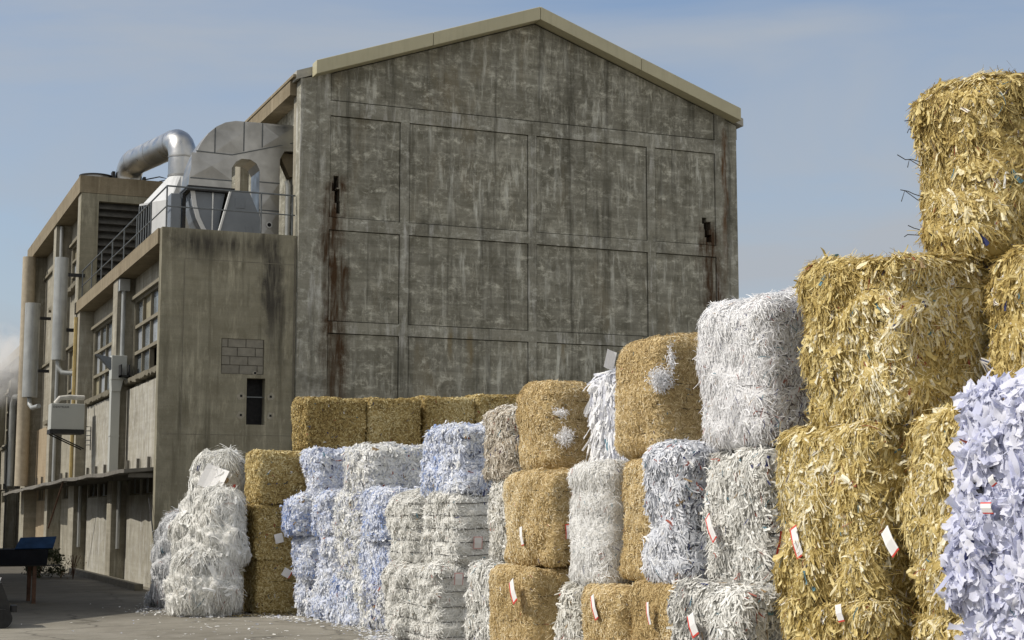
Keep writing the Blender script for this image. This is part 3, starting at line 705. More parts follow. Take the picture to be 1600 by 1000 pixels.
# ------------------------------------------------------------------ pipes and boxes on the side facade
def flue(y, z0, z1, r, x, label, elbow):
    t = thing('wall_flue', (x, y, z0), label, 'flue', 'flues on the side facade')
    mb = MB(); mb.tube([(x, y, z0), (x, y, z1)], r, 24); mb.build('flue_tube', M['pipe'], t, smooth=True)
    for z in (z0 + .9, z1 - .5):
        mb = MB(); mb.box(x, 6.3, y - .04, y + .04, z - .05, z + .05); mb.build('wall_bracket', M['black_metal'], t)
    mb = MB(); mb.tube(elbow, .075, 10); mb.build('elbow', M['pipe'], t, smooth=True)
flue(47.9, 6.15, 9.2, .20, 5.62, 'slimmer silver flue on the side facade, higher up near the railing', [(5.62, 47.9, 6.15), (5.62, 47.9, 5.95), (5.72, 47.8, 5.78), (6.08, 47.6, 5.74)])
flue(55.4, 5.55, 8.75, .25, 5.60, 'thicker silver flue on the side facade, further left and lower', [(5.60, 55.4, 5.55), (5.60, 55.3, 5.30), (5.64, 54.8, 5.15), (5.72, 53.6, 5.15)])
mb = MB(); mb.tube([(5.98, 61.0, 11.2), (5.98, 61.0, 2.65)], .24, 18); o = mb.build('beige_standpipe', plain('beige pipe', (.36, .31, .23), .7, var=.15), None, smooth=True)
tag(o, 'tall beige pipe standing at the far corner of the tall wing', 'pipe')
mb = MB(); mb.tube([(5.9, 64.5, 2.7), (5.9, 64.5, 5.9), (5.95, 64.3, 6.15), (6.1, 63.9, 6.15)], .12, 10); o = mb.build('vent_pipe', M['pipe'], None, smooth=True)
tag(o, 'thin pale pipe with bent top behind the beige pipe', 'pipe')

ac = thing('wall_unit', (5.6, 45.6, 3.9), 'grey boxed air unit on black brackets standing out from the side facade', 'air unit')
mb = MB(); mb.box(5.17, 6.08, 45.3, 45.98, 3.98, 4.70); mb.build('casing', M['unit'], ac, bevel=.012)
mb = MB(); mb.box(5.15, 6.08, 45.27, 46.0, 3.86, 3.978); mb.build('base_tray', M['black_metal'], ac)
mb = MB(); mb.tube([(5.2, 45.35, 3.86), (6.09, 45.35, 3.45)], .02, 6); mb.tube([(5.2, 45.9, 3.86), (6.09, 45.9, 3.45)], .02, 6); mb.build('bracket', M['black_metal'], ac)
mb = MB()
for i in range(4): mb.tube([(6.09, 45.1, 3.55 + i * .13), (6.22, 45.0, 3.55 + i * .13)], .014, 6)
mb.tube([(6.22, 45.0, 3.4), (6.22, 45.0, 4.05), (6.1, 45.0, 4.05)], .014, 6); mb.build('step_irons', M['black_metal'], ac)
mb = MB(); mb.tube([(5.3, 45.5, 4.7), (5.42, 45.5, 4.86), (5.7, 45.6, 4.9), (6.1, 45.7, 4.9)], .07, 12); mb.build('hose', plain('pale hose', (.52, .50, .45), .7), ac, smooth=True)
cu = bpy.data.curves.new('lettering', 'FONT'); cu.body = 'DENTRAIR'; cu.size = .082; cu.extrude = .002; cu.space_character = 1.15
ct = bpy.data.objects.new('lettering_curve', cu); COL.objects.link(ct); cu.materials.append(M['ink'])
lt = bpy.data.objects.new('lettering', bpy.data.meshes.new_from_object(ct.evaluated_get(bpy.context.evaluated_depsgraph_get())))
bpy.data.objects.remove(ct); bpy.data.curves.remove(cu); COL.objects.link(lt)
lt.parent = ac; lt.rotation_euler = (pi / 2, 0, 0); lt.location = (5.22 - 5.6, 45.297 - 45.6, 4.575 - 3.9)

dbox = thing('square_duct', (6.1, 40, 2.7), 'pale square duct with a boxed head on the annexe pilaster, below the window line', 'duct')
mb = MB(); mb.box(5.93, 6.30, 39.62, 40.02, 4.95, 5.55); mb.build('duct_head', M['unit'], dbox, bevel=.01)
mb = MB(); mb.prism([(5.93, 4.949), (6.22, 4.949), (6.16, 4.66), (5.95, 4.66)], 'y', 39.64, 40.0); mb.build('reducer', M['unit'], dbox)
mb = MB(); mb.box(5.95, 6.16, 39.68, 39.98, 2.69, 4.659); mb.box(5.94, 6.17, 39.67, 39.99, 3.55, 3.58); mb.build('duct_leg', M['unit'], dbox)
mb = MB(); mb.prism([(5.93, 5.5), (5.55, 5.58), (5.72, 5.42), (5.93, 5.2)], 'y', 39.7, 39.95); mb.build('side_chute', M['grey_metal'], dbox)
mb = MB(); mb.box(6.10, 6.34, 39.3, 39.6, 5.0, 5.04); mb.box(6.10, 6.13, 39.3, 39.6, 5.0, 5.3); mb.box(6.30, 6.33, 39.3, 39.6, 5.0, 5.3); mb.build('bracket', M['black_metal'], dbox)

# ------------------------------------------------------------------ things at the left edge of the yard
shed = thing('yard_shed', (3.5, 68, 0), 'dark roofed shed just reaching in at the left edge, in front of the steam', 'shed')
mb = MB(); mb.prism([(-2, 8.0), (5.55, 7.25), (5.95, 7.15), (5.95, 6.98), (-2, 7.6)], 'y', 65, 75); mb.build('roof', M['black_metal'], shed)
mb = MB(); mb.box(-2, 4.6, 66, 74, 0, 7.0); mb.build('wall', M['west'], shed)

cart = thing('metal_hopper', (2.8, 31.5, 0), 'dark steel hopper on legs with raised blue lip in the shade', 'hopper')
mb = MB(); mb.prism([(.6, .72), (3.56, .72), (3.58, 1.00), (.6, 1.02)], 'y', 31.0, 32.2); mb.build('tray', M['navy_metal'], cart)
mb = MB(); mb.add([(2.97, 30.98, 1.02), (3.66, 30.98, 1.03), (3.76, 31.35, 1.24), (3.10, 31.35, 1.22), (2.97, 31.02, 1.0), (3.66, 31.02, 1.01), (3.76, 31.39, 1.22), (3.10, 31.39, 1.20)], [(0, 1, 2, 3), (7, 6, 5, 4), (0, 4, 5, 1), (1, 5, 6, 2), (2, 6, 7, 3), (3, 7, 4, 0)])
mb.build('lip', M['blue_metal'], cart)
for x, y in ((3.35, 31.1), (3.35, 32.0), (2.4, 31.1), (1.2, 31.1), (1.2, 32.0)):
    mb = MB(); mb.box(x - .035, x + .035, y - .035, y + .035, 0, .719); mb.build('leg', M['rust_steel'], cart)
mb = MB(); mb.box(.5, 2.7, 31.1, 32.1, .22, .70); mb.build('undercarriage', M['black_metal'], cart)
mb = MB(); mb.box(2.72, 3.8, 31.05, 31.08, .69, .718); mb.build('edge_bar', M['black_metal'], cart)
binr = thing('wheeled_bin', (2.1, 24.9, 0), 'black wheeled machine part cut off by the lower left edge', 'wheeled bin')
mb = MB(); mb.prism([(1.7, .16), (2.36, .16), (2.30, .40), (2.20, .66), (1.7, .66)], 'y', 24.7, 25.3); mb.build('bin_body', M['black_metal'], binr)
mb = MB(); mb.tube([(2.22, 24.66, .14), (2.22, 24.58, .14)], .14, 20); mb.build('wheel', M['rubber'], binr, smooth=True)
mb = MB(); mb.tube([(2.22, 25.42, .14), (2.22, 25.34, .14)], .14, 20); mb.build('wheel', M['rubber'], binr, smooth=True)
mb = MB(); mb.box(2.36, 2.44, 24.8, 25.0, .22, .32); mb.build('knob', M['black_metal'], binr)
mb = MB(); mb.tube([(2.16, 24.72, .66), (2.19, 24.72, .74)], .008, 6); mb.tube([(2.10, 24.72, .66), (2.11, 24.72, .73)], .008, 6); mb.build('pin', M['white_metal'], binr)
shade_wall = thing('added_shade_wall', (1.5, 36, 0), 'added concrete wall outside the left edge, shaped to shade the yard', 'wall')  # unseen wall added only to cast the shadow over the yard
mb = MB(); mb.prism([(25.2, 0), (47, 0), (47, 4.7), (30.2, 4.7), (28.4, 3.3), (26.8, 2.1), (25.2, 1.0)], 'x', 1.25, 1.55); mb.build('shade_wall_panel', M['west'], shade_wall)
mb = MB()
for y in (31, 36, 41, 45):
    mb = MB(); mb.box(1.56, 1.70, y, y + .3, 0, 4.6); mb.build('rib', M['west'], shade_wall)

def weed(loc, h, n, col, label):
    rg = np.random.RandomState(int(loc[1] * 10)); m = plain(label[:12] + ' leaf', col, .7, var=.35, scale=9)
    root = thing('weed', loc, label, 'weed', local=True); mb = MB()
    cl = [(rg.normal() * .30 * h, rg.normal() * .30 * h, rg.uniform(.15, 1.0) * h, rg.uniform(.08, .2) * h) for _ in range(22)]
    for _ in range(n):
        cx, cy, cz, cr = cl[rg.randint(22)]; s_ = rg.uniform(.025, .055); t = rg.normal(size=3); t /= np.linalg.norm(t); u = np.cross(t, rg.normal(size=3)); u /= np.linalg.norm(u)
        c = np.array([cx, cy, max(.03, cz)]) + rg.normal(size=3) * cr * .6; c[2] = max(c[2], .02)
        mb.add([c - t * s_, c + u * s_ * .4, c + t * s_, c - u * s_ * .4], [(0, 1, 2, 3)])
    mb.build('leaves', m, root)
    mb = MB()
    for _ in range(6):
        a = rg.rand() * 6.28; mb.tube([(0, 0, 0), (.12 * h * cos(a), .12 * h * sin(a), h * .6), (.3 * h * cos(a), .3 * h * sin(a), h)], .008, 5)
    mb.build('stem', M['rust_steel'], root)
weed((4.75, 43.0, 0), .75, 2200, (.045, .055, .02), 'green bushy weed at the wall behind the hopper legs')
weed((5.45, 41.8, 0), .6, 60, (.12, .08, .04), 'dry brown weed against the pale wall right of the hopper')

# steam drifting at the far left, a real cloud of air
ms = bpy.data.materials.new('steam'); ms.use_nodes = True
n, l = ms.node_tree.nodes, ms.node_tree.links; n.clear()
out = n.new('ShaderNodeOutputMaterial'); pv = n.new('ShaderNodeVolumePrincipled'); l.new(pv.outputs[0], out.inputs['Volume'])
tc = n.new('ShaderNodeTexCoord').outputs['Object']
gr = n.new('ShaderNodeTexGradient'); gr.gradient_type = 'SPHERICAL'; l.new(tc, gr.inputs['Vector'])
f = noise_tex(n, l, tc, 1.9, 5, .6, .4)
l.new(math_n(n, l, 'MULTIPLY', math_n(n, l, 'MULTIPLY', remap(n, l, gr.outputs['Fac'], .05, .6), remap(n, l, f, .40, .62)), 1.1), pv.inputs['Density'])
pv.inputs['Color'].default_value = (.97, .97, .97, 1); pv.inputs['Anisotropy'].default_value = .2
bm = bmesh.new(); bmesh.ops.create_icosphere(bm, subdivisions=3, radius=1); me = bpy.data.meshes.new('steam'); bm.to_mesh(me); bm.free(); me.materials.append(ms)
o = bpy.data.objects.new('steam', me); COL.objects.link(o); o.location = (5.0, 63.0, 7.2); o.scale = (1.7, 3.2, 1.9); o.rotation_euler = (0, .35, 0)
tag(o, 'white steam drifting in front of the far wing at the left edge', 'steam', kind='stuff')

# kind, west face x, south face y, width (x), length (y), height, base z, label
BALES = {
 'D2': ('sheet', 5.55, 6.04, .95, .97, 1.22, 1.19, 'bale of crumpled pale blue white sheets at the right edge, upper one of the two'),
 'D1': ('sheet', 5.66, 6.08, .95, .95, 1.19, 0.00, 'bottom bale of pale blue white sheets at the lower right corner'),
 'A4': ('cream', 6.68, 7.92, 1.00, .84, 1.20, 3.34, 'single cream paper bale standing highest of all, against the sky'),
 'A3': ('cream', 6.08, 8.16, 1.00, 1.08, 1.09, 2.26, 'cream shredded paper bale on the third level, directly carrying the highest bale'),
 'A2': ('cream', 5.98, 8.36, 1.00, 1.08, 1.14, 1.13, 'cream bale on the second level beside the grey white bales, tag near its left edge'),
 'A1': ('cream', 5.98, 8.36, 1.00, 1.08, 1.13, 0.00, 'cream bale at ground level under the stack that carries the highest bale'),
 'C3': ('cream', 6.70, 7.06, 1.00, 1.04, 1.05, 2.27, 'cream bale cut by the right edge, behind and above the pale blue sheets'),
 'B2': ('cream',  6.04, 7.12, .90, .97, 1.16, 1.12, 'cream shredded bale touching the pale blue sheet bale, second level, one white tag'),
 'B1': ('cream',  6.04, 7.12, .90, .97, 1.12, 0.00, 'cream bale at ground level touching the pale blue sheet bale'),
 'E3': ('shred', 6.10, 9.78, 1.02, 1.02, 1.12, 2.17, 'bright white shredded bale rising above the grey white ones, beside the cream stack'),
 'E2': ('mixed',  6.10, 9.76, 1.00, .96, 1.02, 1.15, 'grey white shredded bale with red edged tag, right under the bright white one'),
 'E1': ('mixed',  5.72, 9.55, 1.10, 1.00, 1.15, 0.00, 'grey white shredded bale at ground level with a red edged tag, beside the cream stack'),
 'F2': ('bluemix', 5.98, 10.80, 1.00, .58, 1.05, 1.15, 'bluish grey shredded bale with flat top between tan bale and grey white bale'),
 'F1': ('tan',    5.88, 10.72, 1.00, .82, 1.15, 0.00, 'tan shredded bale at ground level under the bluish grey bale'),
 'G3': ('tan',    6.10, 11.42, 1.00, .85, 1.02, 2.14, 'tallest standing tan bale with a white fluffy tuft, beside the bright white bale'),
 'G2': ('tan',    5.99, 11.36, 1.00, .60, 1.00, 1.14, 'narrow tan bale squeezed between the white shredded and the bluish grey bale'),
 'H2': ('whitefine', 5.90, 12.04, .80, .72, 1.03, 1.06, 'upright white shredded bale between two tan bales, on the second level'),
 'H1': ('tan',    5.82, 11.58, 1.00, .74, 1.06, 0.00, 'tan bale at ground level under the upright white bale, tag on its side'),
 'J1': ('mixed2', 5.85, 12.38, .90, .52, 1.08, 0.00, 'pale beige white bale showing as a narrow strip between tan ground level bales'),
 'K3': ('strips', 6.32, 12.42, .95, .76, .88, 2.08, 'bale of broad white paper strips with a loose sheet sticking up'),
 'I3': ('tan',    6.00, 13.40, 1.00, .78, .86, 2.05, 'top tan bale with two white fluffy patches, left of the broad white strips'),
 'I2': ('tan',    5.80, 12.92, 1.00, 1.10, .86, 1.20, 'middle tan bale of its stack, a narrow white tag on its left side'),
 'I1': ('tan',    5.62, 12.95, .80, 1.02, 1.20, 0.00, 'bottom tan bale of its stack, a broad tilted tag on its front'),
 'L3': ('beige',  6.30, 15.00, 1.00, .82, .72, 2.05, 'grey beige shredded bale on top between white blue bale and tan bale'),
 'L2': ('mixed2', 6.32, 14.95, 1.00, .72, .90, 1.16, 'grey white shredded bale in the middle, directly under the grey beige one'),
 'L1': ('mixed',  6.10, 14.90, 1.00, .82, 1.17, 0.00, 'grey white bale at ground level left of the bottom tan bale'),
 'M3': ('whiteblue', 7.08, 18.50, 1.00, 1.35, .87, 1.92, 'white blue shredded bale alone on top of the wired grey white bales'),
 'M2a':('wired',  6.94, 19.75, 1.00, 1.10, .90, 1.02, 'rounded far end bale of grey white shreds, upper level of the wired stack'),
 'M2b':('wired',  7.00, 18.45, 1.00, 1.22, .91, 1.02, 'grey white bale with straight black wires and pale tag, upper level'),
 'M1a':('wired',  6.78, 19.72, 1.00, 1.05, 1.02, 0.00, 'rounded far end bale of grey white shreds standing on the ground'),
 'M1b':('wired',  6.80, 18.50, 1.00, 1.15, 1.02, 0.00, 'grey white bale with straight black wires standing on the ground, pale tag'),
 'N4': ('whiteblue2', 7.25, 22.70, 1.40, 1.35, .68, 1.98, 'long creamy white sheet bale topping the second white column'),
 'N3a':('whiteblue2', 7.16, 23.00, 1.10, 1.20, .67, 1.32, 'creamy white sheet bale at the far end, third level of the second white column'),
 'N3b':('whiteblue', 7.20, 21.75, 1.10, 1.18, .67, 1.32, 'bluish white sheet bale with dark slit beside it, third level of second white column'),
 'N2a':('whiteblue2', 7.18, 22.95, 1.10, 1.22, .66, .66, 'white sheet bale at the far end, second level of the second white column'),
 'N2b':('whiteblue', 7.24, 21.72, 1.10, 1.18, .66, .66, 'white sheet bale at the near end, second level of the second white column'),
 'N1a':('whiteblue', 7.12, 22.95, 1.10, 1.22, .66, 0.00, 'white sheet bale at the far end, ground level of the second white column'),
 'N1b':('whiteblue2', 7.18, 21.74, 1.10, 1.18, .66, 0.00, 'white sheet bale at the near end, ground level of the second white column'),
 'P4': ('whiteblue', 7.11, 25.05, 1.05, .95, .70, 1.98, 'top bluish white bale beside the upper gold bale'),
 'P3a':('whiteblue', 6.77, 25.10, .90, .85, .67, 1.32, 'bluish white bale bulging out furthest, third level beside the gold stack'),
 'P3b':('whiteblue', 7.09, 24.24, 1.00, .84, .67, 1.32, 'bluish white bale with flat face, third level, in front of the bulging one'),
 'P2a':('whiteblue', 6.99, 25.12, .90, .80, .66, .66, 'bluish white bale against the gold stack, second level of the first white column'),
 'P2b':('whiteblue', 7.15, 24.22, 1.00, .86, .66, .66, 'bluish white bale, near end of the second level in the first white column'),
 'P1a':('whiteblue', 7.05, 25.12, .90, .80, .66, 0.00, 'bluish white bale against the gold stack at ground level'),
 'P1b':('whiteblue', 7.09, 24.20, 1.00, .88, .66, 0.00, 'blue tinged white bale, near end at ground level in the first white column'),
 'Q3': ('gold', 6.43, 26.30, 1.00, 1.00, .90, 1.82, 'top bale of the gold stack, without a tag'),
 'Q2': ('gold',   6.40, 26.32, 1.00, .98, .94, .89, 'middle bale of the gold stack with a white tag'),
 'Q1': ('gold',   6.44, 26.34, 1.00, .96, .90, 0.00, 'bottom bale of the gold stack with a white tag'),
 'R1': ('heap',   5.14, 25.95, .96, 1.15, 1.10, 0.00, 'large slumped white bale on the ground beside the gold stack, strips trailing'),
 'R2': ('heap', 5.58, 26.15, .56, 1.10, 1.22, .84, 'sloping white bale leaning on the gold stack in the slumped pile'),
 'R3': ('heap',   5.66, 27.42, .78, 1.05, 1.12, 1.56, 'topmost slumped white bale with a flat sheet and a red scrap'),
 'R4': ('heap',   5.42, 27.32, .95, 1.00, .85, .86, 'rounded white bale in the middle of the slumped pile'),
 'R5': ('heapgrey', 5.30, 28.45, .95, .95, 1.72, 0.00, 'silvery grey slumped bale at the far left end of the pile'),
 'S1': ('gold',   7.75, 28.20, 1.17, .95, .96, 2.83, 'first gold bale of the rear top row, above the bluish white bale'),
 'S2': ('gold',   8.95, 28.15, 1.02, .95, .99, 2.83, 'second gold bale of the rear top row, above the long creamy white bale'),
 'S3': ('gold',   10.12, 28.45, 1.06, .95, 1.06, 2.83, 'third gold bale of the rear top row, set back, half above the white blue bale'),
 'S4': ('gold',   11.24, 28.45, 1.20, .95, 1.12, 2.83, 'fourth gold bale of the rear top row, next to the grey beige bale'),
}
# ------------------------------------------------------------------ paper bales
def lumps(p, seed, freqs, amps):
    """smooth random field over points p (n,3)"""
    r = np.random.RandomState(seed)
    out = np.zeros(len(p))
    for f, a in zip(freqs, amps):
        for _ in range(5):
            d = r.normal(size=3); d /= np.linalg.norm(d)
            out += a / 2.2 * np.sin(p @ d * f * (0.7 + .6 * r.rand()) + r.rand() * 6.28)
    return out

def bale_core(W, L, H, rad, seed, amp, lobes=(), pinch=(), lean=(0, 0), taper=0.0, tilt=0.0, n=40):
    """rounded, lumpy block; returns points, normals and quads (base at z = 0)"""
    h = np.array([W / 2, L / 2, H / 2]); V, NN, Q = [], [], []
    t = np.linspace(-1, 1, n)
    t = np.sign(t) * (1 - (1 - np.abs(t)) ** 1.35)
    a, b = np.meshgrid(t, t, indexing='ij')
    idx = np.arange(n * n).reshape(n, n)
    quad = np.stack([idx[:-1, :-1], idx[1:, :-1], idx[1:, 1:], idx[:-1, 1:]], -1).reshape(-1, 4)
    for ax in range(3):
        for sg in (-1, 1):
            p = np.zeros((n * n, 3)); o = [i for i in range(3) if i != ax]
            p[:, ax] = sg; p[:, o[0]] = a.ravel(); p[:, o[1]] = b.ravel(); p *= h
            inner = np.clip(p, -(h - rad), h - rad); d = p - inner
            d /= np.linalg.norm(d, axis=1)[:, None]
            flip = (sg > 0) == (ax != 1)
            Q.append((quad if flip else quad[:, ::-1]) + len(V) * n * n)
            V.append(inner + rad * d); NN.append(d)
    V, NN, Q = np.concatenate(V), np.concatenate(NN), np.concatenate(Q)
    q = V + np.array([seed * 1.7, seed * .9, seed * .4])
    disp = lumps(q, seed, (3.2, 7.5, 17, 34, 60), (amp * .55, amp * .45, amp * .42, amp * .30, amp * .18))
    west = np.clip(-NN[:, 0], 0, 1); south = np.clip(-NN[:, 1], 0, 1)
    disp += west * amp * 1.1 * (1 - (V[:, 1] / h[1]) ** 2)
    for (y, depth, wd) in lobes: disp -= west * depth * np.exp(-((V[:, 1] - y) / wd) ** 2)
    z01 = V[:, 2] / H + .5
    side = 1 - np.abs(NN[:, 2])
    for (zf, depth) in pinch: disp -= side * depth * np.exp(-((z01 - zf) * H / .035) ** 2)
    V = V + NN * disp[:, None]
    V[:, 2] += H / 2
    V[:, 0] += lean[0] * z01; V[:, 1] += lean[1] * z01
    V[:, 2] += tilt * (V[:, 0] / W + .5) * z01
    if taper: V[:, :2] *= (1 + taper * (.5 - z01))[:, None]
    V[:, 2] = np.maximum(V[:, 2], 0.0)
    return V, NN, Q

def scatter(V, NN, Q, n, rng, weight):
    """n points on the quads with their normals"""
    A, B, C, D = (V[Q[:, i]] for i in range(4))
    area = np.linalg.norm(np.cross(C - A, D - B), axis=1) / 2
    nf = NN[Q].mean(1); nf /= np.linalg.norm(nf, axis=1)[:, None]
    w = area * weight(nf); w /= w.sum()
    f = rng.choice(len(Q), n, p=w)
    s, t = rng.rand(n, 1), rng.rand(n, 1)
    P = (A[f] * (1 - s) + B[f] * s) * (1 - t) + (D[f] * (1 - s) + C[f] * s) * t
    return P, nf[f]

def strips(P, Nn, rng, length, width, lift, droop, curl, down, nseg, rag=0.0, stray=.10):
    """a bent ribbon of paper rooted at every point"""
    n = len(P)
    unit = lambda v: v / np.maximum(np.linalg.norm(v, axis=1), 1e-6)[:, None]
    t = rng.normal(size=(n, 3)); t -= Nn * (t * Nn).sum(1)[:, None]; t = unit(t)
    dn = np.array([[0, 0, -1.]]) - Nn * (-Nn[:, 2:3]); t = unit(t + dn * down * (rng.rand(n, 1) + .3))
    lf = (lift[0] + (lift[1] - lift[0]) * rng.rand(n, 1) ** 3.0)
    d = unit(t * np.cos(lf) + Nn * np.sin(lf))
    ln = length[0] + (length[1] - length[0]) * rng.rand(n, 1) ** 1.5
    wd = width[0] + (width[1] - width[0]) * rng.rand(n, 1) ** 1.4
    roll = unit(Nn + (.42 if rag else .38) * rng.normal(size=(n, 3)))
    free = rng.rand(n, 1) < stray                              # the rest lies pressed against the bale
    def pressed(d):
        out = (d * Nn).sum(1)[:, None]
        return np.where(free, d, unit(d - Nn * (out - np.clip(out, -.10, .07 if not rag else .16))))
    d = pressed(d)
    p = P + Nn * (.014 * rng.rand(n, 1) - .004); rows = []
    bend = rng.normal(size=(n, 3)) * curl
    cam_ = rng.uniform(-.55, .55, (n, 1)) if rag else None
    c = 3 if rag else 2
    for k in range(nseg + 1):
        sd = unit(np.cross(d, roll)); ww = wd * .5
        if rag:
            ww = ww * (1 - rag + 1.5 * rag * rng.rand(n, 1)); roll = unit(roll + rng.normal(size=(n, 3)) * rag * .45)
            rows += [p - sd * ww, p + np.cross(sd, d) * ww * (cam_ + .25 * rng.normal(size=(n, 1))), p + sd * ww]
        else:
            ww = ww * (1 if k < nseg else .8); rows += [p - sd * ww, p + sd * ww]
        p = p + d * ln / nseg
        d = unit(d + bend + (rng.normal(size=(n, 3)) * curl * .7 if rag else 0) + np.array([[0, 0, -droop]]))
        d = pressed(d)
    X = np.stack(rows, 1).reshape(-1, 3)
    m = c * (nseg + 1); base = np.arange(n)[:, None, None] * m
    qd = np.array([[c * k + i, c * k + i + 1, c * (k + 1) + i + 1, c * (k + 1) + i] for k in range(nseg) for i in range(c - 1)])[None]
    return X, (base + qd).reshape(-1, 4), np.tile(np.linspace(0, 1, c), n * (nseg + 1))

def quad_mesh(name, V, Q, tint, across, mat, smooth_n, ink=None):
    me = bpy.data.meshes.new(name)
    me.vertices.add(len(V)); me.vertices.foreach_set('co', V.astype(np.float32).ravel())
    me.loops.add(len(Q) * 4); me.loops.foreach_set('vertex_index', Q.astype(np.int32).ravel())
    me.polygons.add(len(Q)); me.polygons.foreach_set('loop_start', np.arange(0, len(Q) * 4, 4, dtype=np.int32))
    me.update(calc_edges=True)
    sm = np.zeros(len(Q), bool); sm[:smooth_n] = True
    me.polygons.foreach_set('use_smooth', sm)
    at = me.attributes.new('tint', 'FLOAT', 'POINT'); at.data.foreach_set('value', tint.astype(np.float32))
    at = me.attributes.new('across', 'FLOAT', 'POINT'); at.data.foreach_set('value', across.astype(np.float32))
    if ink is not None:
        at = me.attributes.new('ink', 'FLOAT', 'POINT'); at.data.foreach_set('value', ink.astype(np.float32))
    me.materials.append(mat)
    return me

# per kind: corner radius, lump size, strip sets (per m2, length, width, lift, droop, curl, hang, segments, tint range)
KIND = {
 'cream': (.10, .050, [(4600, (.05, .14), (.0025, .006), (.0, .8), .10, .20, 1.5, 3, (.0, .80)),
                       (1700, (.03, .085), (.007, .019), (.0, .7), .12, .25, 1.6, 3, (.15, .98)),
                       (620, (.05, .12), (.014, .036), (.0, .7), .14, .22, 1.7, 4, (.35, 1.0))]),
 'gold': (.07, .026, [(3400, (.028, .07), (.009, .022), (.0, .55), .10, .25, .7, 2, (.0, 1.0))]),
 'tan': (.10, .025, [(8500, (.022, .055), (.004, .007), (.0, .50), .08, .22, .7, 2, (.0, 1.0)),
                     (160, (.04, .09), (.003, .005), (.2, 1.0), .12, .25, .5, 3, (.4, 1.0))]),
 'shred': (.15, .032, [(6800, (.04, .11), (.0035, .007), (.0, .7), .22, .18, 1.3, 3, (.05, 1.0))]),
 'whitefine': (.12, .030, [(6800, (.03, .09), (.0035, .0065), (.0, .6), .20, .20, 1.1, 3, (.05, 1.0))]),
 'mixed': (.12, .036, [(4600, (.035, .10), (.005, .014), (.0, .6), .15, .22, 1.6, 3, (.0, 1.0)),
                       (420, (.05, .10), (.015, .030), (.0, .6), .15, .25, .9, 3, (.5, 1.0))]),
 'strips': (.08, .035, [(1000, (.10, .24), (.018, .042), (.0, .40), .25, .12, 1.8, 4, (.1, 1.0))]),
 'sheet': (.12, .065, [(2300, (.07, .17), (.035, .075), (.0, .42), .06, .24, .8, 5, (.0, 1.0)),
                       (800, (.05, .12), (.010, .03), (.0, .7), .15, .30, .6, 4, (.3, 1.0))]),
 'whiteblue': (.10, .060, [(2100, (.04, .12), (.012, .042), (.0, .7), .15, .32, .9, 3, (.0, 1.0))]),
 'wired': (.12, .048, [(4200, (.03, .09), (.005, .014), (.0, .7), .15, .25, .9, 3, (.05, 1.0))]),
 'heap': (.30, .10, [(5600, (.09, .26), (.004, .010), (.0, .40), .30, .11, 2.1, 4, (.05, 1.0)), (70, (.10, .24), (.04, .10), (.0, .3), .2, .20, 1.4, 4, (.5, 1.0))]),
}
for a, b in (('mixed2', 'mixed'), ('bluemix', 'mixed'), ('beige', 'mixed'), ('whiteblue2', 'whiteblue'), ('heapgrey', 'heap')): KIND[a] = KIND[b]
ADJ = {'D2': dict(lobes=((.05, .05, .08),)), 'A2': dict(lobes=((-.15, .05, .1),)),
       'M2a': dict(rad=.22, amp=.06), 'M1a': dict(rad=.22, amp=.06), 'M2b': dict(rad=.14, lobes=((.12, .12, .12),)), 'M1b': dict(rad=.14, lobes=((.15, .10, .12),)),
       'P3a': dict(rad=.16), 'R1': dict(taper=.10, lean=(.05, 0)), 'R2': dict(taper=.40, lean=(.08, .05), rad=.24), 'R3': dict(taper=.40, lean=(.18, .0), rad=.28), 'R4': dict(rad=.28, taper=.15), 'R5': dict(taper=.30),
       'G3': dict(rad=.15, tilt=.07), 'I3': dict(rad=.16), 'E3': dict(rad=.16, tilt=.14), 'A4': dict(rad=.21, tilt=.06), 'H2': dict(rad=.12)}

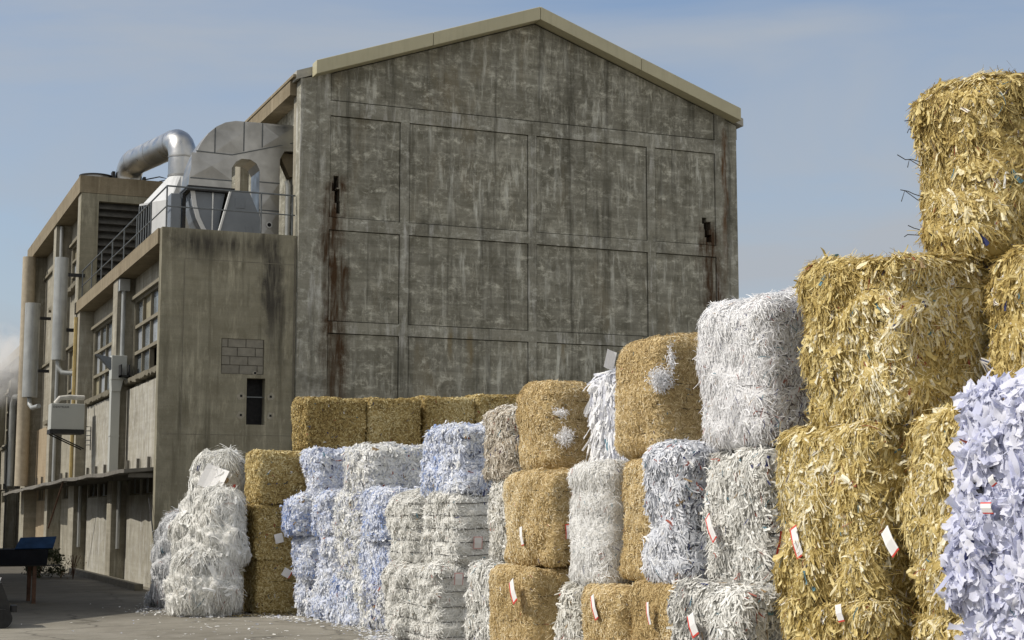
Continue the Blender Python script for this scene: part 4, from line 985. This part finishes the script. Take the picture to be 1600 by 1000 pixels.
def make_bale(key, seed):
    kind, x, y, W, L, H, z, label = BALES[key]
    rad, amp, sets = KIND[kind]; adj = ADJ.get(key, {})
    rad, amp = adj.get('rad', rad), adj.get('amp', amp)
    rng = np.random.RandomState(100 + seed)
    wires = [.2, .4, .6, .8] if kind != 'wired' else [.16, .34, .52, .70, .87]
    if 'heap' in kind: wires = []
    pinch = [(w, .014 if kind == 'wired' else .004) for w in wires]
    lobes = adj.get('lobes') or ([(rng.uniform(-.15, .15) * L, rng.uniform(.02, .05), .07)] if kind in ('sheet', 'whiteblue', 'whiteblue2', 'cream', 'mixed') else ())
    V, NN, Q = bale_core(W, L, H, min(rad, .45 * H), seed, amp, lobes, pinch, adj.get('lean', (0, 0)), adj.get('taper', 0), adj.get('tilt', 0))
    def weight(nf):
        w = np.where((nf[:, 0] < -.25) | (nf[:, 1] < -.25) | (nf[:, 2] > .3), 1.0, .22)
        w[nf[:, 2] < -.6] = .08
        if kind == 'wired': w[nf[:, 1] < -.8] = .55
        return w
    verts, quads, tint, across, inks = [V], [Q], [np.full(len(V), .30)], [np.full(len(V), .1)], [np.zeros(len(V))]
    ink_share = {'cream': .025, 'shred': .06, 'mixed': .06, 'mixed2': .05, 'bluemix': .07, 'sheet': .012, 'beige': .06, 'tan': .010, 'gold': .012, 'heap': .015}.get(kind, .025)
    off = len(V)
    area = (W * H + L * H + W * L) + .22 * (W * H + L * H)
    for (dens, ln, wd, lift, droop, curl, down, nseg, tr) in sets:
        n = int(dens * area)
        P, Nn = scatter(V, NN, Q, n, rng, weight)
        if kind == 'wired':                                    # the strapped end is pressed flat
            flat = Nn[:, 1] < -.75
            X1 = strips(P[~flat], Nn[~flat], rng, ln, wd, lift, droop, curl, down, nseg, 0.0, .2)
            X2 = strips(P[flat], Nn[flat], rng, ln, wd, (.0, .12), 0.0, .05, -.2, nseg)
            X = np.concatenate([X1[0], X2[0]]); q = np.concatenate([X1[1], X2[1] + len(X1[0])]); ac = np.concatenate([X1[2], X2[2]])
        else:
            rag = .38 if kind == 'sheet' else .5 if kind in ('whiteblue', 'whiteblue2') else .35 if wd[1] > .025 else 0.0
            X, q, ac = strips(P, Nn, rng, ln, wd, lift, droop, curl, down, nseg, rag, {'cream': .14, 'sheet': .22, 'whiteblue': .16, 'whiteblue2': .16, 'tan': .05, 'gold': .07, 'heap': .08, 'heapgrey': .08, 'strips': .5}.get(kind, .09))
        X[:, 2] = np.maximum(X[:, 2], .004 if z == 0 else -.06)
        k = len(X) // n
        # tint drifts over the bale, so that the strips gather in lighter and darker patches
        drift = .16 * lumps(X[::k], seed + 50, (4, 9), (1, .6))
        tn = np.clip(tr[0] + (tr[1] - tr[0]) * rng.rand(n) ** .9 + drift, 0, .98 if kind == 'cream' else 1)
        if kind in ('shred', 'mixed', 'bluemix'):              # south end darker: printed inside plus shade put into the tint; other sides lighter
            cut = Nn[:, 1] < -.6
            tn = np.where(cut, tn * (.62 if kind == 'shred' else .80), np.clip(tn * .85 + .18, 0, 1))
        if kind == 'cream': tn[rng.rand(n) < (.03 if wd[1] > .012 else 0)] = 1.0
        ik = np.where(rng.rand(n) < ink_share * np.where(Nn[:, 1] < -.6, 1.5, .7), np.maximum(rng.rand(n), .01), 0)
        inks.append(np.repeat(ik, k))
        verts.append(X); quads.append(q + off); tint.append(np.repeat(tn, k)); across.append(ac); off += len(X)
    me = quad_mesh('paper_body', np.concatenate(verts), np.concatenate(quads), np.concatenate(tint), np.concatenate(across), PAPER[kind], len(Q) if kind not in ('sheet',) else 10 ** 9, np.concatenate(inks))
    GROUPS = {'gold': 'gold paper bales', 'tan': 'tan shredded bales', 'cream': 'cream shredded bales', 'sheet': 'pale blue sheet bales', 'heap': 'slumped white bales',
              'heapgrey': 'slumped white bales', 'whiteblue': 'white and blue sheet bales', 'whiteblue2': 'white and blue sheet bales', 'wired': 'wired grey white bales'}
    loc = (x + W / 2, y + L / 2, z)
    rz = rng.uniform(-1.5, 1.5) * pi / 180
    if not wires and key not in TAGS:
        o = bpy.data.objects.new('paper_bale', me); COL.objects.link(o); o.location = loc; o.rotation_euler.z = rz
        return tag(o, label, 'paper bale', GROUPS.get(kind, 'grey and white shredded bales')), V, NN, wires
    root = thing('paper_bale', loc, label, 'paper bale', GROUPS.get(kind, 'grey and white shredded bales'), rz, True)
    o = bpy.data.objects.new('paper_body', me); COL.objects.link(o); o.parent = root
    # steel wires round the bale, each its own part, lying in the groove it has pressed
    for w in wires:
        path = []
        for k in range(48):
            an = 2 * pi * (k + .5) / 48 - .75 * pi
            dx, dy = cos(an), sin(an)
            s = 1 / max(abs(dx) / (W / 2), abs(dy) / (L / 2))
            q = np.array([dx * s, dy * s]); inn = np.clip(q, [-(W / 2 - rad), -(L / 2 - rad)], [W / 2 - rad, L / 2 - rad]); e = q - inn
            le = np.linalg.norm(e); nn = e / le if le > 1e-6 else np.array([dx, dy])
            q = inn + nn * rad
            near = np.argmin(((V[:, 0] - q[0]) ** 2 + (V[:, 1] - q[1]) ** 2 + (V[:, 2] - w * H) ** 2))
            rr = V[near, :2] @ nn - q @ nn
            pr = .016 if kind == 'wired' else .001
            path.append((q[0] + nn[0] * (rr + pr), q[1] + nn[1] * (rr + pr), w * H + .008 * sin(k * .8 + seed)))
        mb = MB()
        if key in ENDS:                                       # twisted ends stick out of the west face
            e = path[6]
            ye = L / 2 - .12
            for sgn in (1, -1):
                j = rng.uniform(.10, .17)
                mb.tube([(-W / 2 + .03, ye + .01 * sgn, w * H), (-W / 2 - j * .5, ye + .02 * sgn, w * H + .025 * sgn), (-W / 2 - j, ye - .02 * sgn, w * H + rng.uniform(-.02, .05)), (-W / 2 - j * 1.3, ye, w * H + .04 * sgn)], .0032, 5)
        mb.tube(path + [path[0]], .0042 if kind == 'wired' else .0026, 5, cap=False)
        mb.build('baling_wire', M['wire'], root)
    for tg in TAGS.get(key, ()): paper_tag(root, *tg)
    return root, V, NN, wires

# white tags with a red edge; (face, position on the bale, width, height, tilt, which sides are red)
TAGS = {
 'A2': [('w', (-.585, .20, .37), .105, .21, .30, 'tbl'), ],
 'A1': [('w', (-.60, -.30, 1.06), .085, .11, .15, 'b')],
 'B2': [('w', (-.54, .53, .40), .10, .17, .55, 'b')],
 'E2': [('w', (-.60, .17, .43), .10, .20, .45, 'tlb'), ('s', (-.42, -.60, .32), .13, .17, -.2, 'tl')],
 'E1': [('w', (-.66, -.02, .90), .12, .16, .35, 'lb')],
 'I2': [('w', (-.585, -.10, .28), .085, .17, .1, 'b'), ('s', (-.36, -.63, .33), .08, .13, .1, 'tl')],
 'I1': [('w', (-.50, -.38, 1.0), .14, .20, .35, 'lb')],
 'H1': [('w', (-.58, -.04, .92), .09, .20, .3, 'lb')],
 'F1': [('w', (-.59, -.10, .92), .07, .17, .1, 'l')],
 'M2b': [('s', (-.21, -.655, .30), .115, .155, 0, 'tblr', True)],
 'M1b': [('s', (-.24, -.62, .88), .115, .15, 0, 'tlr', True)],
 'Q2': [('s', (-.13, -.57, .37), .14, .16, .25, '')],
 'Q1': [('s', (-.02, -.56, .68), .15, .14, -.5, 'r')],
 'D2': [('w', (-.585, .08, .53), .10, .06, 0, 'tb'), ('w', (-.585, .03, .67), .06, .05, .3, 'b')],
}
ENDS = ('A4',)

def paper_tag(root, face, pos, w, h, tilt, red, faded=False):
    mb = MB(); n = 4
    def P(a, b, push):
        a2, b2 = a * cos(tilt) - b * sin(tilt), a * sin(tilt) + b * cos(tilt)
        o = push + .012 * sin(3 * b / h + 1) + .008 * sin(4 * a / w)
        return (pos[0] - o, pos[1] - a2, pos[2] + b2) if face == 'w' else (pos[0] + a2, pos[1] - o, pos[2] + b2)
    e = min(w, h) * .12
    xs = [-w / 2, -w / 2 + e, 0, w / 2 - e, w / 2]; ys = [-h / 2, -h / 2 + e, 0, h / 2 - e, h / 2]
    for i in range(4):
        for j in range(4):
            isr = (i == 0 and 'l' in red) or (i == 3 and 'r' in red) or (j == 0 and 'b' in red) or (j == 3 and 't' in red)
            for k, push in enumerate((0, .003)):
                c = [P(xs[i], ys[j], push), P(xs[i + 1], ys[j], push), P(xs[i + 1], ys[j + 1], push), P(xs[i], ys[j + 1], push)]
                mb.add(c, [(0, 1, 2, 3)], 1 if isr else 0)
    mb.build('tag', [M['tag_faded'], M['tag_pink']] if faded else [M['tag_white'], M['tag_red']], root)

BALE = {}
for i, key in enumerate(BALES): BALE[key] = make_bale(key, i + 1)

# bales that only carry others, out of sight behind the front columns: copies of one gold bale
def copy_tree(o, parent=None):
    c = o.copy(); COL.objects.link(c)
    if parent is not None: c.parent = parent
    for ch in list(o.children): copy_tree(ch, c)
    return c
for k, sx in enumerate((7.75, 8.95, 10.12, 11.24)):
    for lv in range(3):
        c = copy_tree(BALE['Q3'][0]); c.location = (sx + .52, 28.95, .945 * lv)
        tag(c, 'gold bale buried behind the white columns, carrying the rear top row', 'paper bale', 'buried carrying bales')
for z in (0, 1.13):
    c = copy_tree(BALE['A1'][0]); c.location = (7.62, 8.0, z)
    for ch in list(c.children):
        if ch.name.startswith('tag'): bpy.data.objects.remove(ch)
    tag(c, 'cream bale buried behind the front stacks at the right', 'paper bale', 'buried cream bales')
for z in (0, 1.04):
    c = copy_tree(BALE['J1'][0]); c.location = (6.95, 12.92, z)
    if z == 0: c.location = (7.3, 12.9, 0)
    tag(c, 'pale bale buried under the bale of broad white strips', 'paper bale', 'buried pale bales')

def fluff(name, loc, r, n, label, face='s', sheet=None):
    """a loose tuft of white shreds caught on a bale"""
    rng = np.random.RandomState(int(abs(loc[0]) * 997) % 1000)
    P = rng.normal(size=(n, 3)) * np.array(r) * .5
    Nn = rng.normal(size=(n, 3)); Nn[:, 1 if face == 's' else 0] -= 1.2; Nn /= np.linalg.norm(Nn, axis=1)[:, None]
    X, q, ac = strips(P, Nn, rng, (.015, .045), (.004, .008), (.0, .5), .25, .25, .9, 3, 0.0, 1.0)
    me = quad_mesh(name, X, q, np.repeat(.3 + .7 * rng.rand(n), 8), ac, PAPER['shred'], 0)
    o = bpy.data.objects.new(name, me); COL.objects.link(o); o.location = loc
    return tag(o, label, 'paper scraps')
fluff('paper_tuft', (6.12, 11.41, 2.78), (.085, .05, .085), 1300, 'biggest white tuft of shreds caught on the tallest standing tan bale')
fluff('paper_tuft', (6.20, 11.38, 2.95), (.03, .03, .12), 220, 'thin strand of white shreds hanging above the biggest tuft')
fluff('paper_tuft', (6.15, 13.35, 2.40), (.08, .05, .08), 600, 'lower white patch of shreds on the top tan bale')
fluff('paper_tuft', (6.10, 13.35, 2.62), (.07, .05, .035), 200, 'upper white patch of shreds on the top tan bale')

def loose_sheet(loc, w, h, rot, bend, label, mat='tag_white', name='loose_sheet'):
    mb = MB()
    pts = [(w * (i / 4 - .5), bend * sin(pi * i / 4) + .01 * j, h * (j / 3)) for j in range(4) for i in range(5)]
    fs = [(j * 5 + i, j * 5 + i + 1, j * 5 + i + 6, j * 5 + i + 5) for j in range(3) for i in range(4)]
    mb.add(pts, fs); mb.add([(x, y + .002, z) for x, y, z in pts], fs)
    o = mb.build(name, M[mat]); o.location = loc; o.rotation_euler = rot
    return tag(o, label, 'paper sheet')
loose_sheet((6.28, 12.70, 2.98), .11, .17, (.15, .28, .2), .02, 'white sheet standing up on the bale of broad white strips')
loose_sheet((5.78, 27.30, 2.10), .42, .42, (-.25, .35, -.5), .03, 'flat white sheet lying on the topmost slumped bale')
loose_sheet((6.06, 27.32, 2.02), .22, .26, (-.3, .5, -.2), .04, 'crumpled red scrap on the topmost slumped bale', 'tag_red', 'paper_scrap')
# three printed strips fanned out of the cream bale on the third level
mb = MB()
for a in (-.15, -.55, .35):
    pts = []
    for t_ in (0, 1):
        for s_ in (-1, -.3, .3, 1):
            pts.append((t_ * .17 * cos(a + .9) * 1.0 + s_ * .016 * sin(a + .9), -.03 - .05 * t_ + .004 * s_, -t_ * .17 * sin(a + .9) + s_ * .016 * cos(a + .9)))
    mb.add(pts, [(0, 1, 5, 4)], 0); mb.add(pts, [(1, 2, 6, 5)], 1); mb.add(pts, [(2, 3, 7, 6)], 0)
o = mb.build('printed_strips', [M['tag_white'], plain('blue print', (.04, .07, .20), .6)]); o.location = (6.60, 8.06, 2.66)
tag(o, 'fan of white strips with a blue stripe sticking out of the cream bale', 'paper strips')

# spilled paper at the foot of the bales and scattered over the yard: nobody could count it
def litter():
    rng = np.random.RandomState(5)
    P = []
    def along(x0, y0, x1, y1, n, sp):
        t = rng.rand(n, 1); P.append(np.hstack([np.array([[x0, y0]]) * (1 - t) + np.array([[x1, y1]]) * t + rng.normal(size=(n, 2)) * sp, np.full((n, 1), .006)]))
    along(6.9, 18.8, 7.2, 24.3, 900, .18); along(6.55, 18.6, 6.75, 21.0, 700, .12); along(6.8, 24.3, 6.5, 26.2, 260, .15); along(5.3, 25.9, 6.4, 26.2, 160, .18); along(4.9, 27, 5.2, 29, 160, .25)
    along(5.4, 14, 6.4, 20, 300, .5); along(5.2, 20, 6.4, 30, 170, .6); along(3.0, 18, 5.5, 30, 80, 1.1)
    P = np.concatenate(P); n = len(P)
    Nn = np.tile([[0, 0, 1.]], (n, 1)) + rng.normal(size=(n, 3)) * .15; Nn /= np.linalg.norm(Nn, axis=1)[:, None]
    X, q, ac = strips(P, Nn, rng, (.02, .08), (.010, .035), (.0, .35), .05, .2, 0, 3)
    X[:, 2] = np.abs(X[:, 2]) * .8 + .004
    me = quad_mesh('paper_litter', X, q, np.repeat(rng.rand(n), 8), ac, PAPER['whiteblue2'], 0)
    o = bpy.data.objects.new('paper_litter', me); COL.objects.link(o)
    return tag(o, 'white paper scraps strewn over the yard and along the foot of the bales', 'paper litter', kind='stuff')
litter()
def gold_litter():
    rng = np.random.RandomState(9); n = 420
    P = np.hstack([np.array([[6.35, 26.05]]) + rng.normal(size=(n, 2)) * np.array([.35, .14]), np.full((n, 1), .006)])
    X, q, ac = strips(P, np.tile([[0, 0, 1.]], (n, 1)), rng, (.03, .08), (.01, .025), (0, .5), .05, .2, 0, 3)
    X[:, 2] = np.abs(X[:, 2]) * .9 + .004
    me = quad_mesh('gold_litter', X, q, np.repeat(rng.rand(n), 8), ac, PAPER['gold'], 0)
    o = bpy.data.objects.new('gold_litter', me); COL.objects.link(o)
    return tag(o, 'gold chips spilled at the foot of the gold stack', 'paper litter', kind='stuff')
gold_litter()
